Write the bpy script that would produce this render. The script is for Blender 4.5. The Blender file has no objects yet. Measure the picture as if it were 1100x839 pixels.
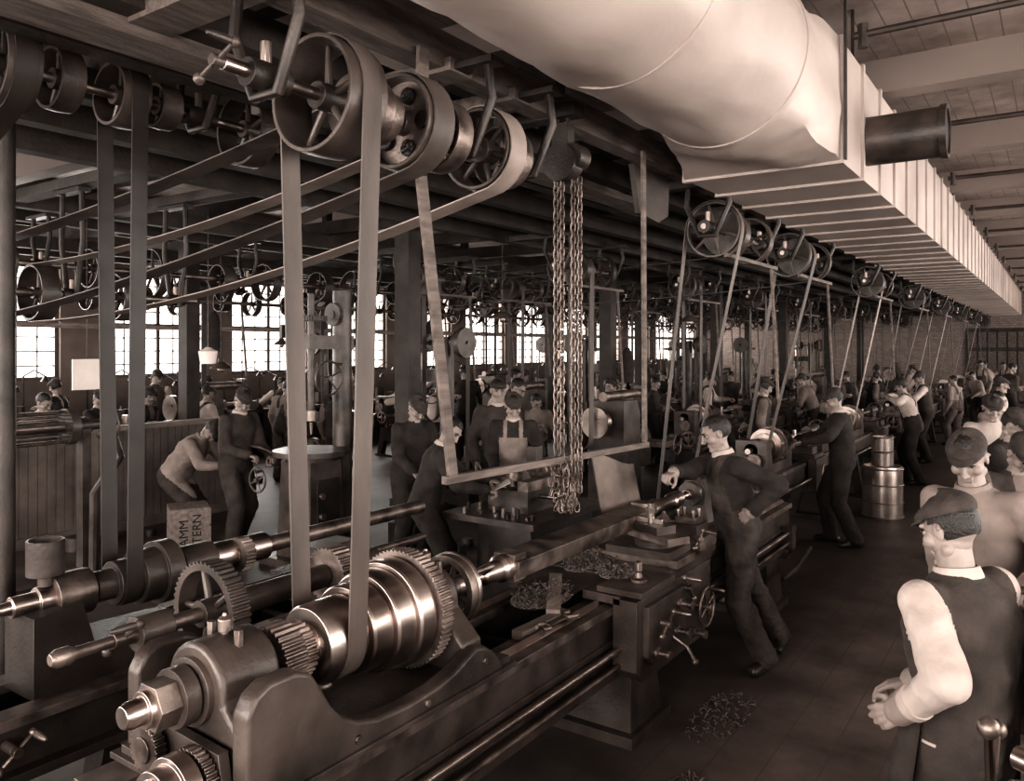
import bpy, bmesh, math, random
import numpy as np
from mathutils import Vector as V, Matrix, noise, Quaternion
random.seed(7)
sc=bpy.context.scene
try: sc.view_settings.view_transform='Standard'
except Exception: pass
for lk in ('High Contrast','Medium High Contrast'):
    try: sc.view_settings.look=lk; break
    except Exception: pass
sc.view_settings.exposure=.22
tsc=bpy.data.scenes.new('meshing_scratch')
R=math.radians
# ------------------------------------------------------------------ materials
def sep(v):
    v=max(0.0,min(1.0,v)); return (v,v*(.76+.18*v),v*(.66+.25*v),1)
def smat(name,v,rough=.6,metal=0.,ns=6.,amp=.35,bump=0.,bs=40.,stretch=(1,1,1)):
    m=bpy.data.materials.new(name); m.use_nodes=True; nt=m.node_tree; b=nt.nodes['Principled BSDF']
    tc=nt.nodes.new('ShaderNodeTexCoord'); mp=nt.nodes.new('ShaderNodeMapping'); mp.inputs['Scale'].default_value=stretch
    nt.links.new(tc.outputs['Object'],mp.inputs[0])
    n=nt.nodes.new('ShaderNodeTexNoise'); n.inputs['Scale'].default_value=ns; n.inputs['Detail'].default_value=5
    nt.links.new(mp.outputs[0],n.inputs['Vector'])
    r=nt.nodes.new('ShaderNodeValToRGB'); r.color_ramp.elements[0].position=.3; r.color_ramp.elements[1].position=.7
    r.color_ramp.elements[0].color=sep(v*(1-amp)); r.color_ramp.elements[1].color=sep(v*(1+amp))
    nt.links.new(n.outputs['Fac'],r.inputs[0]); nt.links.new(r.outputs[0],b.inputs['Base Color'])
    b.inputs['Roughness'].default_value=rough; b.inputs['Metallic'].default_value=metal
    if metal>.8:
        mr=nt.nodes.new('ShaderNodeMapRange'); mr.inputs['To Min'].default_value=rough*.7; mr.inputs['To Max'].default_value=min(1,rough*1.6); nt.links.new(n.outputs['Fac'],mr.inputs['Value']); nt.links.new(mr.outputs[0],b.inputs['Roughness'])
    if bump>0:
        n2=nt.nodes.new('ShaderNodeTexNoise'); n2.inputs['Scale'].default_value=bs; n2.inputs['Detail'].default_value=4
        nt.links.new(mp.outputs[0],n2.inputs['Vector'])
        bp=nt.nodes.new('ShaderNodeBump'); bp.inputs['Strength'].default_value=bump; bp.inputs['Distance'].default_value=.02
        nt.links.new(n2.outputs['Fac'],bp.inputs['Height']); nt.links.new(bp.outputs[0],b.inputs['Normal'])
    return m
IRON=smat('cast_iron',.04,.45,.3,5,.5,.15,60)
IRON2=smat('painted_iron',.07,.40,.2,5,.55,.14,50)
STEEL=smat('polished_steel',.42,.28,1.,4,.4)
STEEL2=smat('worn_steel',.21,.38,.85,9,.55,.1,50)
CHAINM=smat('chain_steel',.16,.45,.6,9,.5)
GREASE=smat('greasy_iron',.025,.3,.4,12,.6,.3,60)
CHIPM=smat('metal_chips',.2,.5,.6,60,.9,1.,90)
BELT=smat('belt_leather',.085,.55,0,5,.45,.15,30,(1,1,.3))
BELTD=smat('belt_leather_dark',.03,.5,0,5,.4)
BELTL=smat('belt_leather_pale',.24,.6,0,5,.25)
WOOD=smat('timber_grey',.12,.75,0,4,.45,.3,30,(6,1,6))
WOODD=smat('timber_dark',.045,.7,0,4,.4,.3,30)
WOODL=smat('timber_pale',.22,.7,0,5,.35,.2,30,(5,1,5))
CEILB=smat('ceiling_beam_paint',.24,.7,0,.8,.12)
BEAD=smat('beadboard_paint',.14,.6,0,3,.4)
GALV=smat('galvanised_sheet',.38,.55,.08,1.2,.2,.5,3.2,(1,.6,1))
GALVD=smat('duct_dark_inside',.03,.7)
SKIN=smat('skin',.25,.6,0,14,.16)
HAIR=smat('hair',.02,.5,0,60,.4,.4,120)
EYEW=smat('eye_white',.35,.4); EYED=smat('eye_dark',.015,.3)
BOOT=smat('boot_leather',.025,.35,0,10,.4)
DENIM=smat('denim_overalls',.055,.85,0,10,.45,.35,40)
COATD=smat('dark_coat',.028,.9,0,9,.4,.35,40)
VEST=smat('grey_vest',.05,.9,0,9,.35,.35,40)
WHITE=smat('white_shirt',.40,.9,0,7,.16,.4,16)
GREYS=smat('grey_shirt',.15,.9,0,7,.25,.4,20)
LITES=smat('light_work_shirt',.23,.9,0,7,.22,.4,16)
APRON=smat('apron_cloth',.05,.85,0,7,.35,.3,25)
CAPM=smat('wool_cap',.045,.9,0,20,.4,.3,90)
TIN=smat('tin_can',.36,.32,.8,5,.3)
PAPER=smat('paper',.6,.8,0,5,.08)
CANVAS=smat('canvas_sheet',.14,.8,0,4,.5,.6,10)
PIPEM=smat('iron_pipe',.06,.5,.3)
FRAMEM=smat('window_frame_paint',.08,.6)
BRASS=smat('brass_fitting',.3,.35,.9,6,.2)
INK=smat('stencil_ink',.02,.8)
def striped(name,v1,v2,scale,axis='X',rough=.7,thin=.06,aisle=False):
    m=bpy.data.materials.new(name); m.use_nodes=True; nt=m.node_tree; b=nt.nodes['Principled BSDF']
    tc=nt.nodes.new('ShaderNodeTexCoord'); sx=nt.nodes.new('ShaderNodeSeparateXYZ'); nt.links.new(tc.outputs['Object'],sx.inputs[0])
    a=nt.nodes.new('ShaderNodeMath'); a.operation='MULTIPLY'; a.inputs[1].default_value=scale; nt.links.new(sx.outputs[axis],a.inputs[0])
    f=nt.nodes.new('ShaderNodeMath'); f.operation='FRACT'; nt.links.new(a.outputs[0],f.inputs[0])
    g=nt.nodes.new('ShaderNodeMath'); g.operation='GREATER_THAN'; g.inputs[1].default_value=thin; nt.links.new(f.outputs[0],g.inputs[0])
    n=nt.nodes.new('ShaderNodeTexNoise'); n.inputs['Scale'].default_value=1.6; n.inputs['Detail'].default_value=10; n.inputs['Roughness'].default_value=.65; nt.links.new(tc.outputs['Object'],n.inputs['Vector'])
    r=nt.nodes.new('ShaderNodeValToRGB'); r.color_ramp.elements[0].position=.32; r.color_ramp.elements[1].position=.68
    r.color_ramp.elements[0].color=sep(v2*.55); r.color_ramp.elements[1].color=sep(v2*1.4); nt.links.new(n.outputs['Fac'],r.inputs[0])
    mx=nt.nodes.new('ShaderNodeMix'); mx.data_type='RGBA'; mx.inputs[6].default_value=sep(v1)
    nt.links.new(g.outputs[0],mx.inputs[0]); nt.links.new(r.outputs[0],mx.inputs[7]); out=mx.outputs[2]
    if aisle: # boards darker on the left, paler from the gangway rightward
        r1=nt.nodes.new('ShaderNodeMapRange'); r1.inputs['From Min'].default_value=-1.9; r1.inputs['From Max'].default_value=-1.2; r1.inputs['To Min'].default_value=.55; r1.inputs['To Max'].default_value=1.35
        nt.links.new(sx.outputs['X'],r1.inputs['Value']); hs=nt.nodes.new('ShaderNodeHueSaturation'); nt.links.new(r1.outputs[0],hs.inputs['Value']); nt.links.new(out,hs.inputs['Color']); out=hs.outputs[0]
    nt.links.new(out,b.inputs['Base Color'])
    b.inputs['Roughness'].default_value=rough
    return m
CEIL=striped('ceiling_planks',.16,.27,6,'X')
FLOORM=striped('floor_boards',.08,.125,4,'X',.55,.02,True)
WALLM=smat('wall_plaster',.15,.8,0,2,.2,.2,20)
def brickmat():
    m=bpy.data.materials.new('wall_brick'); m.use_nodes=True; nt=m.node_tree; b=nt.nodes['Principled BSDF']
    tc=nt.nodes.new('ShaderNodeTexCoord'); mp=nt.nodes.new('ShaderNodeMapping'); mp.inputs['Rotation'].default_value=(R(90),0,0)
    br=nt.nodes.new('ShaderNodeTexBrick'); br.inputs['Scale'].default_value=3.; br.inputs['Color1'].default_value=sep(.2); br.inputs['Color2'].default_value=sep(.28); br.inputs['Mortar'].default_value=sep(.14)
    nt.links.new(tc.outputs['Object'],mp.inputs[0]); nt.links.new(mp.outputs[0],br.inputs['Vector']); nt.links.new(br.outputs['Color'],b.inputs['Base Color']); b.inputs['Roughness'].default_value=.8
    return m
BRICK=brickmat()
# ------------------------------------------------------------------ mesh builder
def basis(a):
    a=V(a).normalized(); h=V((0,0,1)) if abs(a.z)<.9 else V((1,0,0)); x=h.cross(a).normalized(); return x,a.cross(x),a
class MB:
    def __init__(s): s.v=[];s.f=[];s.m=[];s.mats=[]
    def add(s,vs,fs,mat):
        if mat not in s.mats: s.mats.append(mat)
        k=s.mats.index(mat); o=len(s.v); s.v+= [tuple(p) for p in vs]
        for f in fs: s.f.append([i+o for i in f]); s.m.append(k)
    def shift(s,i0,d):
        for i in range(i0,len(s.v)): p=s.v[i]; s.v[i]=(p[0]+d[0],p[1]+d[1],p[2]+d[2])
    def box(s,c,d,mat,rot=None,top=None):
        x,y,z=[q/2 for q in d]; tx,ty=(top or (1,1))
        vs=[V((-x,-y,-z)),V((x,-y,-z)),V((x,y,-z)),V((-x,y,-z)),V((-x*tx,-y*ty,z)),V((x*tx,-y*ty,z)),V((x*tx,y*ty,z)),V((-x*tx,y*ty,z))]
        if rot is not None: vs=[rot@p for p in vs]
        c=V(c); s.add([p+c for p in vs],[(0,3,2,1),(4,5,6,7),(0,1,5,4),(1,2,6,5),(2,3,7,6),(3,0,4,7)],mat)
    def bx(s,x0,x1,y0,y1,z0,z1,mat,top=None): s.box(((x0+x1)/2,(y0+y1)/2,(z0+z1)/2),(abs(x1-x0),abs(y1-y0),abs(z1-z0)),mat,top=top)
    def beam(s,p0,p1,w,h,mat):
        p0=V(p0);p1=V(p1); a=p1-p0; L=a.length; z=a.normalized()
        up=V((0,0,1)) if abs(z.z)<.95 else V((1,0,0)); x=up.cross(z).normalized(); y=z.cross(x)
        M=Matrix((x,y,z)).transposed(); s.box((p0+p1)/2,(w,h,L),mat,rot=M)
    def rev(s,p0,a,prof,mat,n=28,closed=False):
        x,y,z=basis(a); p0=V(p0); vs=[]; fs=[]
        for t,r in prof:
            r=max(r,.0004)
            for i in range(n):
                an=2*math.pi*i/n; vs.append(p0+z*t+(x*math.cos(an)+y*math.sin(an))*r)
        K=len(prof); rng=range(K if closed else K-1)
        for k in rng:
            k2=(k+1)%K
            for i in range(n):
                j=(i+1)%n; fs.append((k*n+i,k*n+j,k2*n+j,k2*n+i))
        if not closed: fs.append(tuple(range(n-1,-1,-1))); fs.append(tuple((K-1)*n+i for i in range(n)))
        s.add(vs,fs,mat)
    def cyl(s,p0,p1,r0,mat,r1=None,n=20):
        p0=V(p0);p1=V(p1); L=(p1-p0).length; s.rev(p0,p1-p0,[(0,r0),(L,r0 if r1 is None else r1)],mat,n)
    def ring(s,c,a,ro,ri,w,mat,n=40): s.rev(c,a,[(-w/2,ri),(-w/2,ro),(w/2,ro),(w/2,ri)],mat,n,True)
    def pulley(s,c,a,r,w,mat,rt=.018,ns=5,hub=.045,shaft=None,n=40):
        c=V(c); s.rev(c,a,[(-w/2,r-rt),(-w/2,r-.004),(0,r),(w/2,r-.004),(w/2,r-rt),(0,r-rt*1.3)],mat,n,True)
        x,y,z=basis(a); s.cyl(c-z*w*.35,c+z*w*.35,hub,mat)
        for i in range(ns):
            an=2*math.pi*i/ns+.3; d=x*math.cos(an)+y*math.sin(an); s.cyl(c+d*hub*.8,c+d*(r-rt*.8),.017,mat,.011,8)
    def gear(s,c,a,r,w,nt,mat,ri=.03,ns=0,hub=.04):
        c=V(c); x,y,z=basis(a); out=[];inn=[]; h=max(.008,2.2*r/nt)
        for i in range(nt):
            for q,rr in ((0,r-h),(.22,r-h),(.36,r),(.66,r)):
                an=2*math.pi*(i+q)/nt; d=x*math.cos(an)+y*math.sin(an); out.append(d*rr); inn.append(d*ri)
        N=len(out); vs=[c+p-z*w/2 for p in out]+[c+p+z*w/2 for p in out]+[c+p-z*w/2 for p in inn]+[c+p+z*w/2 for p in inn]; fs=[]
        for i in range(N):
            j=(i+1)%N; fs+=[(i,j,N+j,N+i),(2*N+j,2*N+i,3*N+i,3*N+j),(j,i,2*N+i,2*N+j),(N+i,N+j,3*N+j,3*N+i)]
        s.add(vs,fs,mat); s.cyl(c-z*w*.7,c+z*w*.7,hub,mat)
        for i in range(ns):
            an=2*math.pi*i/ns; d=x*math.cos(an)+y*math.sin(an); s.cyl(c+d*hub*.7,c+d*(ri+.004),.016,mat,.012,8)
    def torus(s,c,a,Rr,r,mat,n=28,m=8,el=0.):
        x,y,z=basis(a); c=V(c); vs=[];fs=[]
        for i in range(n):
            an=2*math.pi*i/n; d=x*math.cos(an)+y*math.sin(an); off=y*(el if math.sin(an)>0 else -el)
            for j in range(m):
                b=2*math.pi*j/m; vs.append(c+off+d*(Rr+r*math.cos(b))+z*r*math.sin(b))
        for i in range(n):
            for j in range(m):
                i2=(i+1)%n;j2=(j+1)%m; fs.append((i*m+j,i2*m+j,i2*m+j2,i*m+j2))
        s.add(vs,fs,mat)
    def handwheel(s,c,a,Rr,mat,ns=4,r=.010,handle=True):
        c=V(c); x,y,z=basis(a); s.torus(c,a,Rr,r,mat); s.cyl(c-z*.02,c+z*.03,.022,mat,n=12)
        for i in range(ns):
            an=2*math.pi*i/ns+.4; d=x*math.cos(an)+y*math.sin(an); s.cyl(c,c+d*Rr,.008,mat,n=6)
        if handle: p=c+(x*.6+y*.8)*Rr; s.rev(p,z,[(0,.007),(.02,.012),(.06,.014),(.085,.009)],mat,10)
    def crank(s,c,a,L,mat,ang=0):
        c=V(c); x,y,z=basis(a); d=x*math.cos(ang)+y*math.sin(ang); s.cyl(c-z*.04,c+z*.02,.02,mat,n=12)
        s.cyl(c-d*L,c+d*L,.009,mat,n=8); s.ball(c-d*L,.02,mat); s.ball(c+d*L,.018,mat); s.rev(c+d*L,z,[(0,.008),(.03,.014),(.08,.012),(.1,.006)],mat,10)
    def ball(s,c,r,mat,n=14,m=9):
        if not isinstance(r,(tuple,list)): r=(r,r,r)
        c=V(c); vs=[];fs=[]
        for j in range(1,m):
            t=math.pi*j/m
            for i in range(n):
                a=2*math.pi*i/n; vs.append(c+V((r[0]*math.sin(t)*math.cos(a),r[1]*math.sin(t)*math.sin(a),r[2]*math.cos(t))))
        T=len(vs); vs+=[c+V((0,0,r[2])),c-V((0,0,r[2]))]
        for j in range(m-2):
            for i in range(n):
                k=(i+1)%n; fs.append((j*n+i,(j+1)*n+i,(j+1)*n+k,j*n+k))
        for i in range(n):
            k=(i+1)%n; fs.append((T,i,k)); fs.append((T+1,(m-2)*n+k,(m-2)*n+i))
        s.add(vs,fs,mat)
    def tube(s,pts,r,mat,n=10):
        pts=[V(p) for p in pts]; vs=[];fs=[]; K=len(pts); px=None
        for k,p in enumerate(pts):
            a=(pts[min(k+1,K-1)]-pts[max(k-1,0)]).normalized()
            if px is None: x,y,_=basis(a)
            else: x=(px-a*px.dot(a)).normalized(); y=a.cross(x)
            px=x; rr=r[k] if isinstance(r,(list,tuple)) else r
            for i in range(n):
                an=2*math.pi*i/n; vs.append(p+(x*math.cos(an)+y*math.sin(an))*rr)
        for k in range(K-1):
            for i in range(n):
                j=(i+1)%n; fs.append((k*n+i,k*n+j,(k+1)*n+j,(k+1)*n+i))
        fs.append(tuple(range(n-1,-1,-1))); fs.append(tuple((K-1)*n+i for i in range(n))); s.add(vs,fs,mat)
    def prism(s,poly,axis,a0,a1,mat):
        N=len(poly)
        g=(lambda p,a:V((a,p[0],p[1]))) if axis=='X' else ((lambda p,a:V((p[0],a,p[1]))) if axis=='Y' else (lambda p,a:V((p[0],p[1],a))))
        vs=[g(p,a0) for p in poly]+[g(p,a1) for p in poly]
        fs=[tuple(range(N)),tuple(range(2*N-1,N-1,-1))]+[(i,N+i,N+(i+1)%N,(i+1)%N) for i in range(N)]
        s.add(vs,fs,mat)
    def belt(s,A,rA,B,rB,yc,w,mat,th=.006,sag=0.):
        A=V(A);B=V(B);D=(B-A).length; ph=math.atan2(B.y-A.y,B.x-A.x); al=math.acos((rA-rB)/D); pts=[]
        def arc(C,r,t0,t1,N=14):
            for k in range(N+1):
                t=t0+(t1-t0)*k/N; d=V((math.cos(t),math.sin(t))); pts.append((C+d*r,d))
        def run(N=12):
            p,q=pts[-1][0],None; return p
        arc(A,rA,ph+al,ph+2*math.pi-al)
        p0,n0=pts[-1]; q0=B+V((math.cos(ph-al),math.sin(ph-al)))*rB
        if sag:
            for k in range(1,12): t=k/12; pts.append((p0.lerp(q0,t)-V((0,sag*4*t*(1-t))),n0))
        arc(B,rB,ph-al,ph+al)
        p0,n0=pts[-1]; q0=A+V((math.cos(ph+al),math.sin(ph+al)))*rA
        if sag:
            for k in range(1,12): t=k/12; pts.append((p0.lerp(q0,t)-V((0,sag*4*t*(1-t))),n0))
        vs=[];N=len(pts)
        for p,nn in pts:
            q=p+nn*th
            vs+=[V((p.x,yc-w/2,p.y)),V((p.x,yc+w/2,p.y)),V((q.x,yc+w/2,q.y)),V((q.x,yc-w/2,q.y))]
        fs=[]
        for i in range(N):
            j=(i+1)%N
            for a in range(4):
                b=(a+1)%4; fs.append((i*4+a,j*4+a,j*4+b,i*4+b))
        s.add(vs,fs,mat)
    def mesh(s,name):
        me=bpy.data.meshes.new(name); me.from_pydata(s.v,[],s.f); 
        for m in s.mats: me.materials.append(m)
        me.polygons.foreach_set('material_index',s.m); me.update()
        bm=bmesh.new(); bm.from_mesh(me); bmesh.ops.recalc_face_normals(bm,faces=bm.faces); bm.to_mesh(me); bm.free()
        me.polygons.foreach_set('use_smooth',[True]*len(me.polygons))
        try: me.set_sharp_from_angle(angle=R(32))
        except Exception: pass
        return me
    def obj(s,name,loc=(0,0,0),rz=0,bevel=0,parent=None):
        return place(s.mesh(name),name,loc,rz,bevel,parent)
def place(me,name,loc=(0,0,0),rz=0,bevel=0,parent=None,scale=None):
    o=bpy.data.objects.new(name,me); sc.collection.objects.link(o); o.location=loc; o.rotation_euler=(0,0,rz)
    if scale: o.scale=scale
    if bevel:
        b=o.modifiers.new('bevel','BEVEL'); b.width=bevel; b.segments=2 if bevel<.01 else 3; b.limit_method='ANGLE'; b.angle_limit=R(30 if bevel>.01 else 40); b.harden_normals=False
    if parent: o.parent=parent
    return o
# ------------------------------------------------------------------ room
CZ=4.4; Y0,Y1=-4.,36.; XL,XR=-14.,5.
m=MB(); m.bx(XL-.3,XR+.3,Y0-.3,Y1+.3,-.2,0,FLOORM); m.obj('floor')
m=MB(); m.bx(XL-.3,XR+.3,Y0-.3,Y1+.3,CZ,CZ+.2,CEIL); m.obj('ceiling')
def longwall(name,X,t,spans,z0,z1,mat):
    m=MB(); a,b=sorted((X,X+t))
    m.bx(a,b,Y0-.3,Y1+.3,0,z0,mat); m.bx(a,b,Y0-.3,Y1+.3,z1,CZ,mat); y=Y0-.3
    for s0,s1 in spans: m.bx(a,b,y,s0,z0,z1,mat); y=s1
    m.bx(a,b,y,Y1+.3,z0,z1,mat); return m.obj(name)
winL=[(y,y+1.95) for y in [-3.2,-.6,2.0,4.75,7.55,10.1,12.7,15.3,17.9,20.5,23.1,25.7,28.3,30.9,33.4]]
longwall('wall_left',XL,-.3,winL,1.6,3.55,WALLM)
winR=[(y,y+2.1) for y in [-3.2,-.6,2.0,4.6,7.2,9.8,12.4,15.0,17.6,20.2,22.8,25.4,28.0,30.6,33.2]]
longwall('wall_right',XR,.3,winR,1.0,3.8,WALLM)
def window(X,s0,s1,z0,z1,i,axis='X'):
    m=MB(); t=.04
    def B(a0,a1,za,zb,th=.05):
        if axis=='X': m.bx(X-th/2,X+th/2,a0,a1,za,zb,FRAMEM)
        else: m.bx(a0,a1,X-th/2,X+th/2,za,zb,FRAMEM)
    B(s0,s0+.06,z0,z1,.09);B(s1-.06,s1,z0,z1,.09);B(s0,s1,z0,z0+.06,.12);B(s0,s1,z1-.06,z1,.09);B(s0,s1,(z0+z1)/2-.025,(z0+z1)/2+.025,.08)
    B((s0+s1)/2-.035,(s0+s1)/2+.035,z0,z1,.08)
    for k in range(1,6):
        a=s0+(s1-s0)*k/6; B(a-.011,a+.011,z0,z1,.03)
    for k in range(1,8):
        z=z0+(z1-z0)*k/8; B(s0,s1,z-.010,z+.010,.03)
    m.obj('window_%d'%i)
k=1
for s0,s1 in winL: window(XL-.12,s0,s1,1.6,3.55,k); k+=1
for s0,s1 in winR: window(XR+.12,s0,s1,1.0,3.8,k); k+=1
m=MB(); bw=[(-12.5,-10),(-9,-6.5),(-5.5,-3),(-2,.5),(1.5,4)]
m.bx(XL,XR,Y0-.3,Y0,0,1,WALLM); m.bx(XL,XR,Y0-.3,Y0,3.8,CZ,WALLM); x=XL
for a,b in bw: m.bx(x,a,Y0-.3,Y0,1,3.8,WALLM); x=b
m.bx(x,XR,Y0-.3,Y0,1,3.8,WALLM); m.obj('wall_back')
for a,b in bw: window(Y0-.12,a,b,1,3.8,k,'Y'); k+=1
m=MB(); m.bx(XL,XR,Y1,Y1+.3,0,CZ,BRICK); m.obj('wall_far')
m=MB(); m.bx(-3.05,-1.0,Y1-.09,Y1-.01,0,2.9,WOODD)
for i in range(6): m.bx(-2.95+i*.33,-2.68+i*.33,Y1-.11,Y1-.06,.1,2.75,WOOD)
m.bx(-3.0,-1.05,Y1-.14,Y1-.08,.5,.65,WOODD); m.bx(-3.0,-1.05,Y1-.14,Y1-.08,2.0,2.15,WOODD); m.obj('door_1')
m=MB()
y=-2.8
while y<Y1:
    m.bx(XL,XR,y-.11,y+.11,CZ-.26,CZ,CEILB); y+=2.4
m.obj('trim_1')
m=MB()
for x in (-11.3,-8.2,-5.9,3.2): m.bx(x-.08,x+.08,Y0,Y1,CZ-.2,CZ,CEILB)
m.obj('trim_2')
m=MB()
for x in (-2.30,-2.82,-3.35,-4.05,-4.7,-5.4,-7.6,-8.4,-10.6,-11.4): m.bx(x-.06,x+.06,.2 if x>-5 else -1,Y1-.05,3.40,3.56,WOODD if x<-2.4 else WOOD)
y=.6
while y<Y1:
    m.bx(-11.8,-2.24,y-.05,y+.05,3.56,3.72,WOODD); y+=1.55
y=1.4
while y<Y1:
    for x in (-2.82,-5.4,-8.4,-11.4): m.bx(x-.05,x+.05,y-.05,y+.05,3.56,CZ,WOODD)
    y+=3.1
m.bx(-3.1,-2.88,1.0,6.5,3.34,3.40,WOOD)
m.obj('shafting_timber_frame')
m=MB(); m.bx(-.10,.10,-.10,.10,0,CZ-.33,WOODD); m.bx(-.15,.15,-.15,.15,0,.25,WOODD); m.bx(-.13,.13,-.4,.4,CZ-.55,CZ-.33,WOODD)
pm=m.mesh('timber_post')
for x in (-5.85,-9.9):
    for y in (1.5,6.45,11.1,15.9,20.7,25.5,30.3): place(pm,'timber_post',(x,y,0))
m=MB(); m.cyl((-4.08,1.70,0),(-4.08,1.70,3.4),.045,IRON,n=16); m.cyl((-4.08,1.7,0),(-4.08,1.7,.05),.12,IRON); m.obj('iron_column')
# ------------------------------------------------------------------ duct
m=MB(); C=V((-1.6,0,3.8)); n=64
def circ(y,r=.5): return [V((-1.6+r*math.cos(2*math.pi*i/n),y,3.8+r*math.sin(2*math.pi*i/n))) for i in range(n)]
def rect(y,x0=-2.1,x1=-1.1,z0=3.3,z1=4.05):
    o=[];cx=(x0+x1)/2;cz=(z0+z1)/2
    for i in range(n):
        a=2*math.pi*i/n; c,s_=math.cos(a),math.sin(a); q=1/max(abs(c),abs(s_)); o.append(V((cx+c*q*(x1-x0)/2,y,cz+s_*q*(z1-z0)/2)))
    return o
def loft(m,S,mat):
    vs=[p for s in S for p in s]; fs=[]
    for k in range(len(S)-1):
        for i in range(n):
            j=(i+1)%n; fs.append((k*n+i,k*n+j,(k+1)*n+j,(k+1)*n+i))
    fs.append(tuple(range(n))); fs.append(tuple((len(S)-1)*n+i for i in range(n))); m.add(vs,fs,mat)
def wob(S,a):
    return [V((p.x+a*noise.noise(p*3.1)+a*.35*noise.noise(p*9),p.y,p.z+a*noise.noise(p*3.1+V((9,0,0)))+a*.35*noise.noise(p*9+V((4,0,0))))) for p in S]
loft(m,[circ(-3.6)]+[wob(circ(-3+.12*i),.026) for i in range(61)]+[circ(4.36)],GALV)
loft(m,[circ(4.34,.508),circ(4.39,.508)],GALV)
def mixs(a,b,t): return [p*(1-t)+q*t for p,q in zip(a,b)]
A_,B_=circ(4.39),rect(5.1); loft(m,[A_]+[wob(mixs(A_,B_,t/10),.045) for t in range(1,10)]+[B_],GALV)
loft(m,[rect(5.1),rect(33.)],GALV)
for y in (-.8,1.7,3.1): loft(m,[circ(y,.503),circ(y+.02,.503)],GALV)
y=5.1
while y<33: loft(m,[rect(y,-2.118,-1.082,3.282,4.066),rect(y+.05,-2.118,-1.082,3.282,4.066)],GALV); y+=.62
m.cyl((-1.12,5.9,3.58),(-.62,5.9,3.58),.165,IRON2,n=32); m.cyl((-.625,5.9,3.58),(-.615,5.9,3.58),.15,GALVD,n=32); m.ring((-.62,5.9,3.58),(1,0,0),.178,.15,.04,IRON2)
y=5.6
while y<33: m.bx(-2.06,-2.04,y,y+.02,4.05,CZ,PIPEM); m.bx(-1.14,-1.12,y,y+.02,4.05,CZ,PIPEM); y+=3
m.bx(-1.075,-1.06,5.08,5.11,3.3,CZ,PIPEM)
m.obj('ventilation_duct')
m=MB()
for x in (1.6,): m.cyl((x,-3,4.02),(x,Y1-.1,4.02),.022,PIPEM,n=10)
y=2.6
while y<34:
    m.cyl((-1.0,y,4.0),(2.2,y,4.0),.022,PIPEM,n=8)
    for x in (-.95,.4,2.): m.cyl((x,y,3.92),(x,y,4.06),.03,PIPEM,n=8)
    y+=2.4
for x in (-4.6,-7.0,-12.3): m.cyl((x,-3,3.95),(x,Y1-.1,3.95),.03,PIPEM,n=10)
m.obj('sprinkler_pipes')
# ------------------------------------------------------------------ hero lathe
SX,SZ=-2.2,1.1
Yd=(0,1,0)
m=MB()
for xa,xb in ((-2.0,-1.93),(-2.52,-2.45)): m.bx(xa,xb,1.25,7.0,.46,.78,IRON2)
m.bx(-2.08,-1.90,1.25,7.0,.775,.815,STEEL2); m.bx(-2.53,-2.38,1.25,7.0,.775,.815,STEEL2)
for xv in (-1.99,-2.46): m.prism([(xv-.025,.815),(xv,.84),(xv+.025,.815)],'Y',2.75,7.0,STEEL)
m.bx(-2.0,-1.895,1.25,7.0,.44,.50,IRON2); m.bx(-2.55,-2.45,1.25,7.0,.44,.5,IRON2)
m.bx(-1.935,-1.915,1.25,7.0,.60,.63,IRON2)
y=1.5
while y<7.0:
    m.bx(-2.46,-1.99,y-.02,y+.02,.48,.72,IRON2); m.prism([(-2.46,.72),(-2.35,.66),(-2.1,.66),(-1.99,.72),(-1.99,.5),(-2.46,.5)],'Y',y-.035,y+.035,IRON2); y+=.42
m.bx(-2.46,-1.99,1.25,7.0,.45,.47,GREASE)
m.bx(-2.52,-1.93,6.94,7.02,.46,.8,IRON2)
for y in (1.45,4.1,6.55):
    m.box((-2.22,y,.23),(.62,.42,.46),IRON2,top=(.9,.7)); m.bx(-2.56,-1.88,y-.26,y+.26,0,.06,IRON2)
m.cyl((-1.87,1.4,.60),(-1.87,6.95,.60),.018,STEEL,n=12); m.cyl((-1.865,1.4,.52),(-1.865,6.95,.52),.013,STEEL2,n=12)
m.bx(-1.95,-1.83,6.75,6.85,.47,.66,IRON2); m.bx(-1.95,-1.83,1.4,1.52,.47,.66,IRON2)
m.tube([(-1.78,6.3,.34),(-1.76,6.6,.36),(-1.80,7.2,.40)],.018,IRON2)
m.bx(-2.525,-1.91,1.40,2.74,.80,.86,IRON2); m.bx(-2.56,-1.885,1.38,2.76,.815,.835,IRON2)
for ya,yb in ((1.45,1.67),(2.475,2.60)):
    m.cyl((SX,ya-.02,SZ),(SX,yb+.015,SZ),.105,IRON2,n=32)
    for sx in (-.07,.07): m.cyl((SX+sx,(ya+yb)/2,1.19),(SX+sx,(ya+yb)/2,1.27),.016,STEEL2,n=6)
    m.rev((SX,(ya+yb)/2,1.22),(0,0,1),[(0,.012),(.03,.012),(.032,.022),(.07,.022),(.08,.008),(.09,.006)],BRASS,12)
for y,z in ((1.85,.87),(2.2,.86),(2.55,.9)): m.cyl((-1.91,y,z),(-1.89,y,z),.014,STEEL2,n=6)
m.rev((SX,1.22,SZ),Yd,[(0,.032),(.02,.04),(.06,.04),(.06,.055),(.1,.055),(.1,.048),(.22,.048)],STEEL,28)
m.cyl((SX,1.30,SZ),(SX,1.37,SZ),.075,STEEL2,n=6); m.cyl((SX,1.37,SZ),(SX,1.42,SZ),.09,IRON2,n=28)
m.gear((SX,1.395,SZ),Yd,.082,.03,22,STEEL2)
m.cyl((SX,1.4,SZ),(SX,2.8,SZ),.045,STEEL,n=24)
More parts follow.
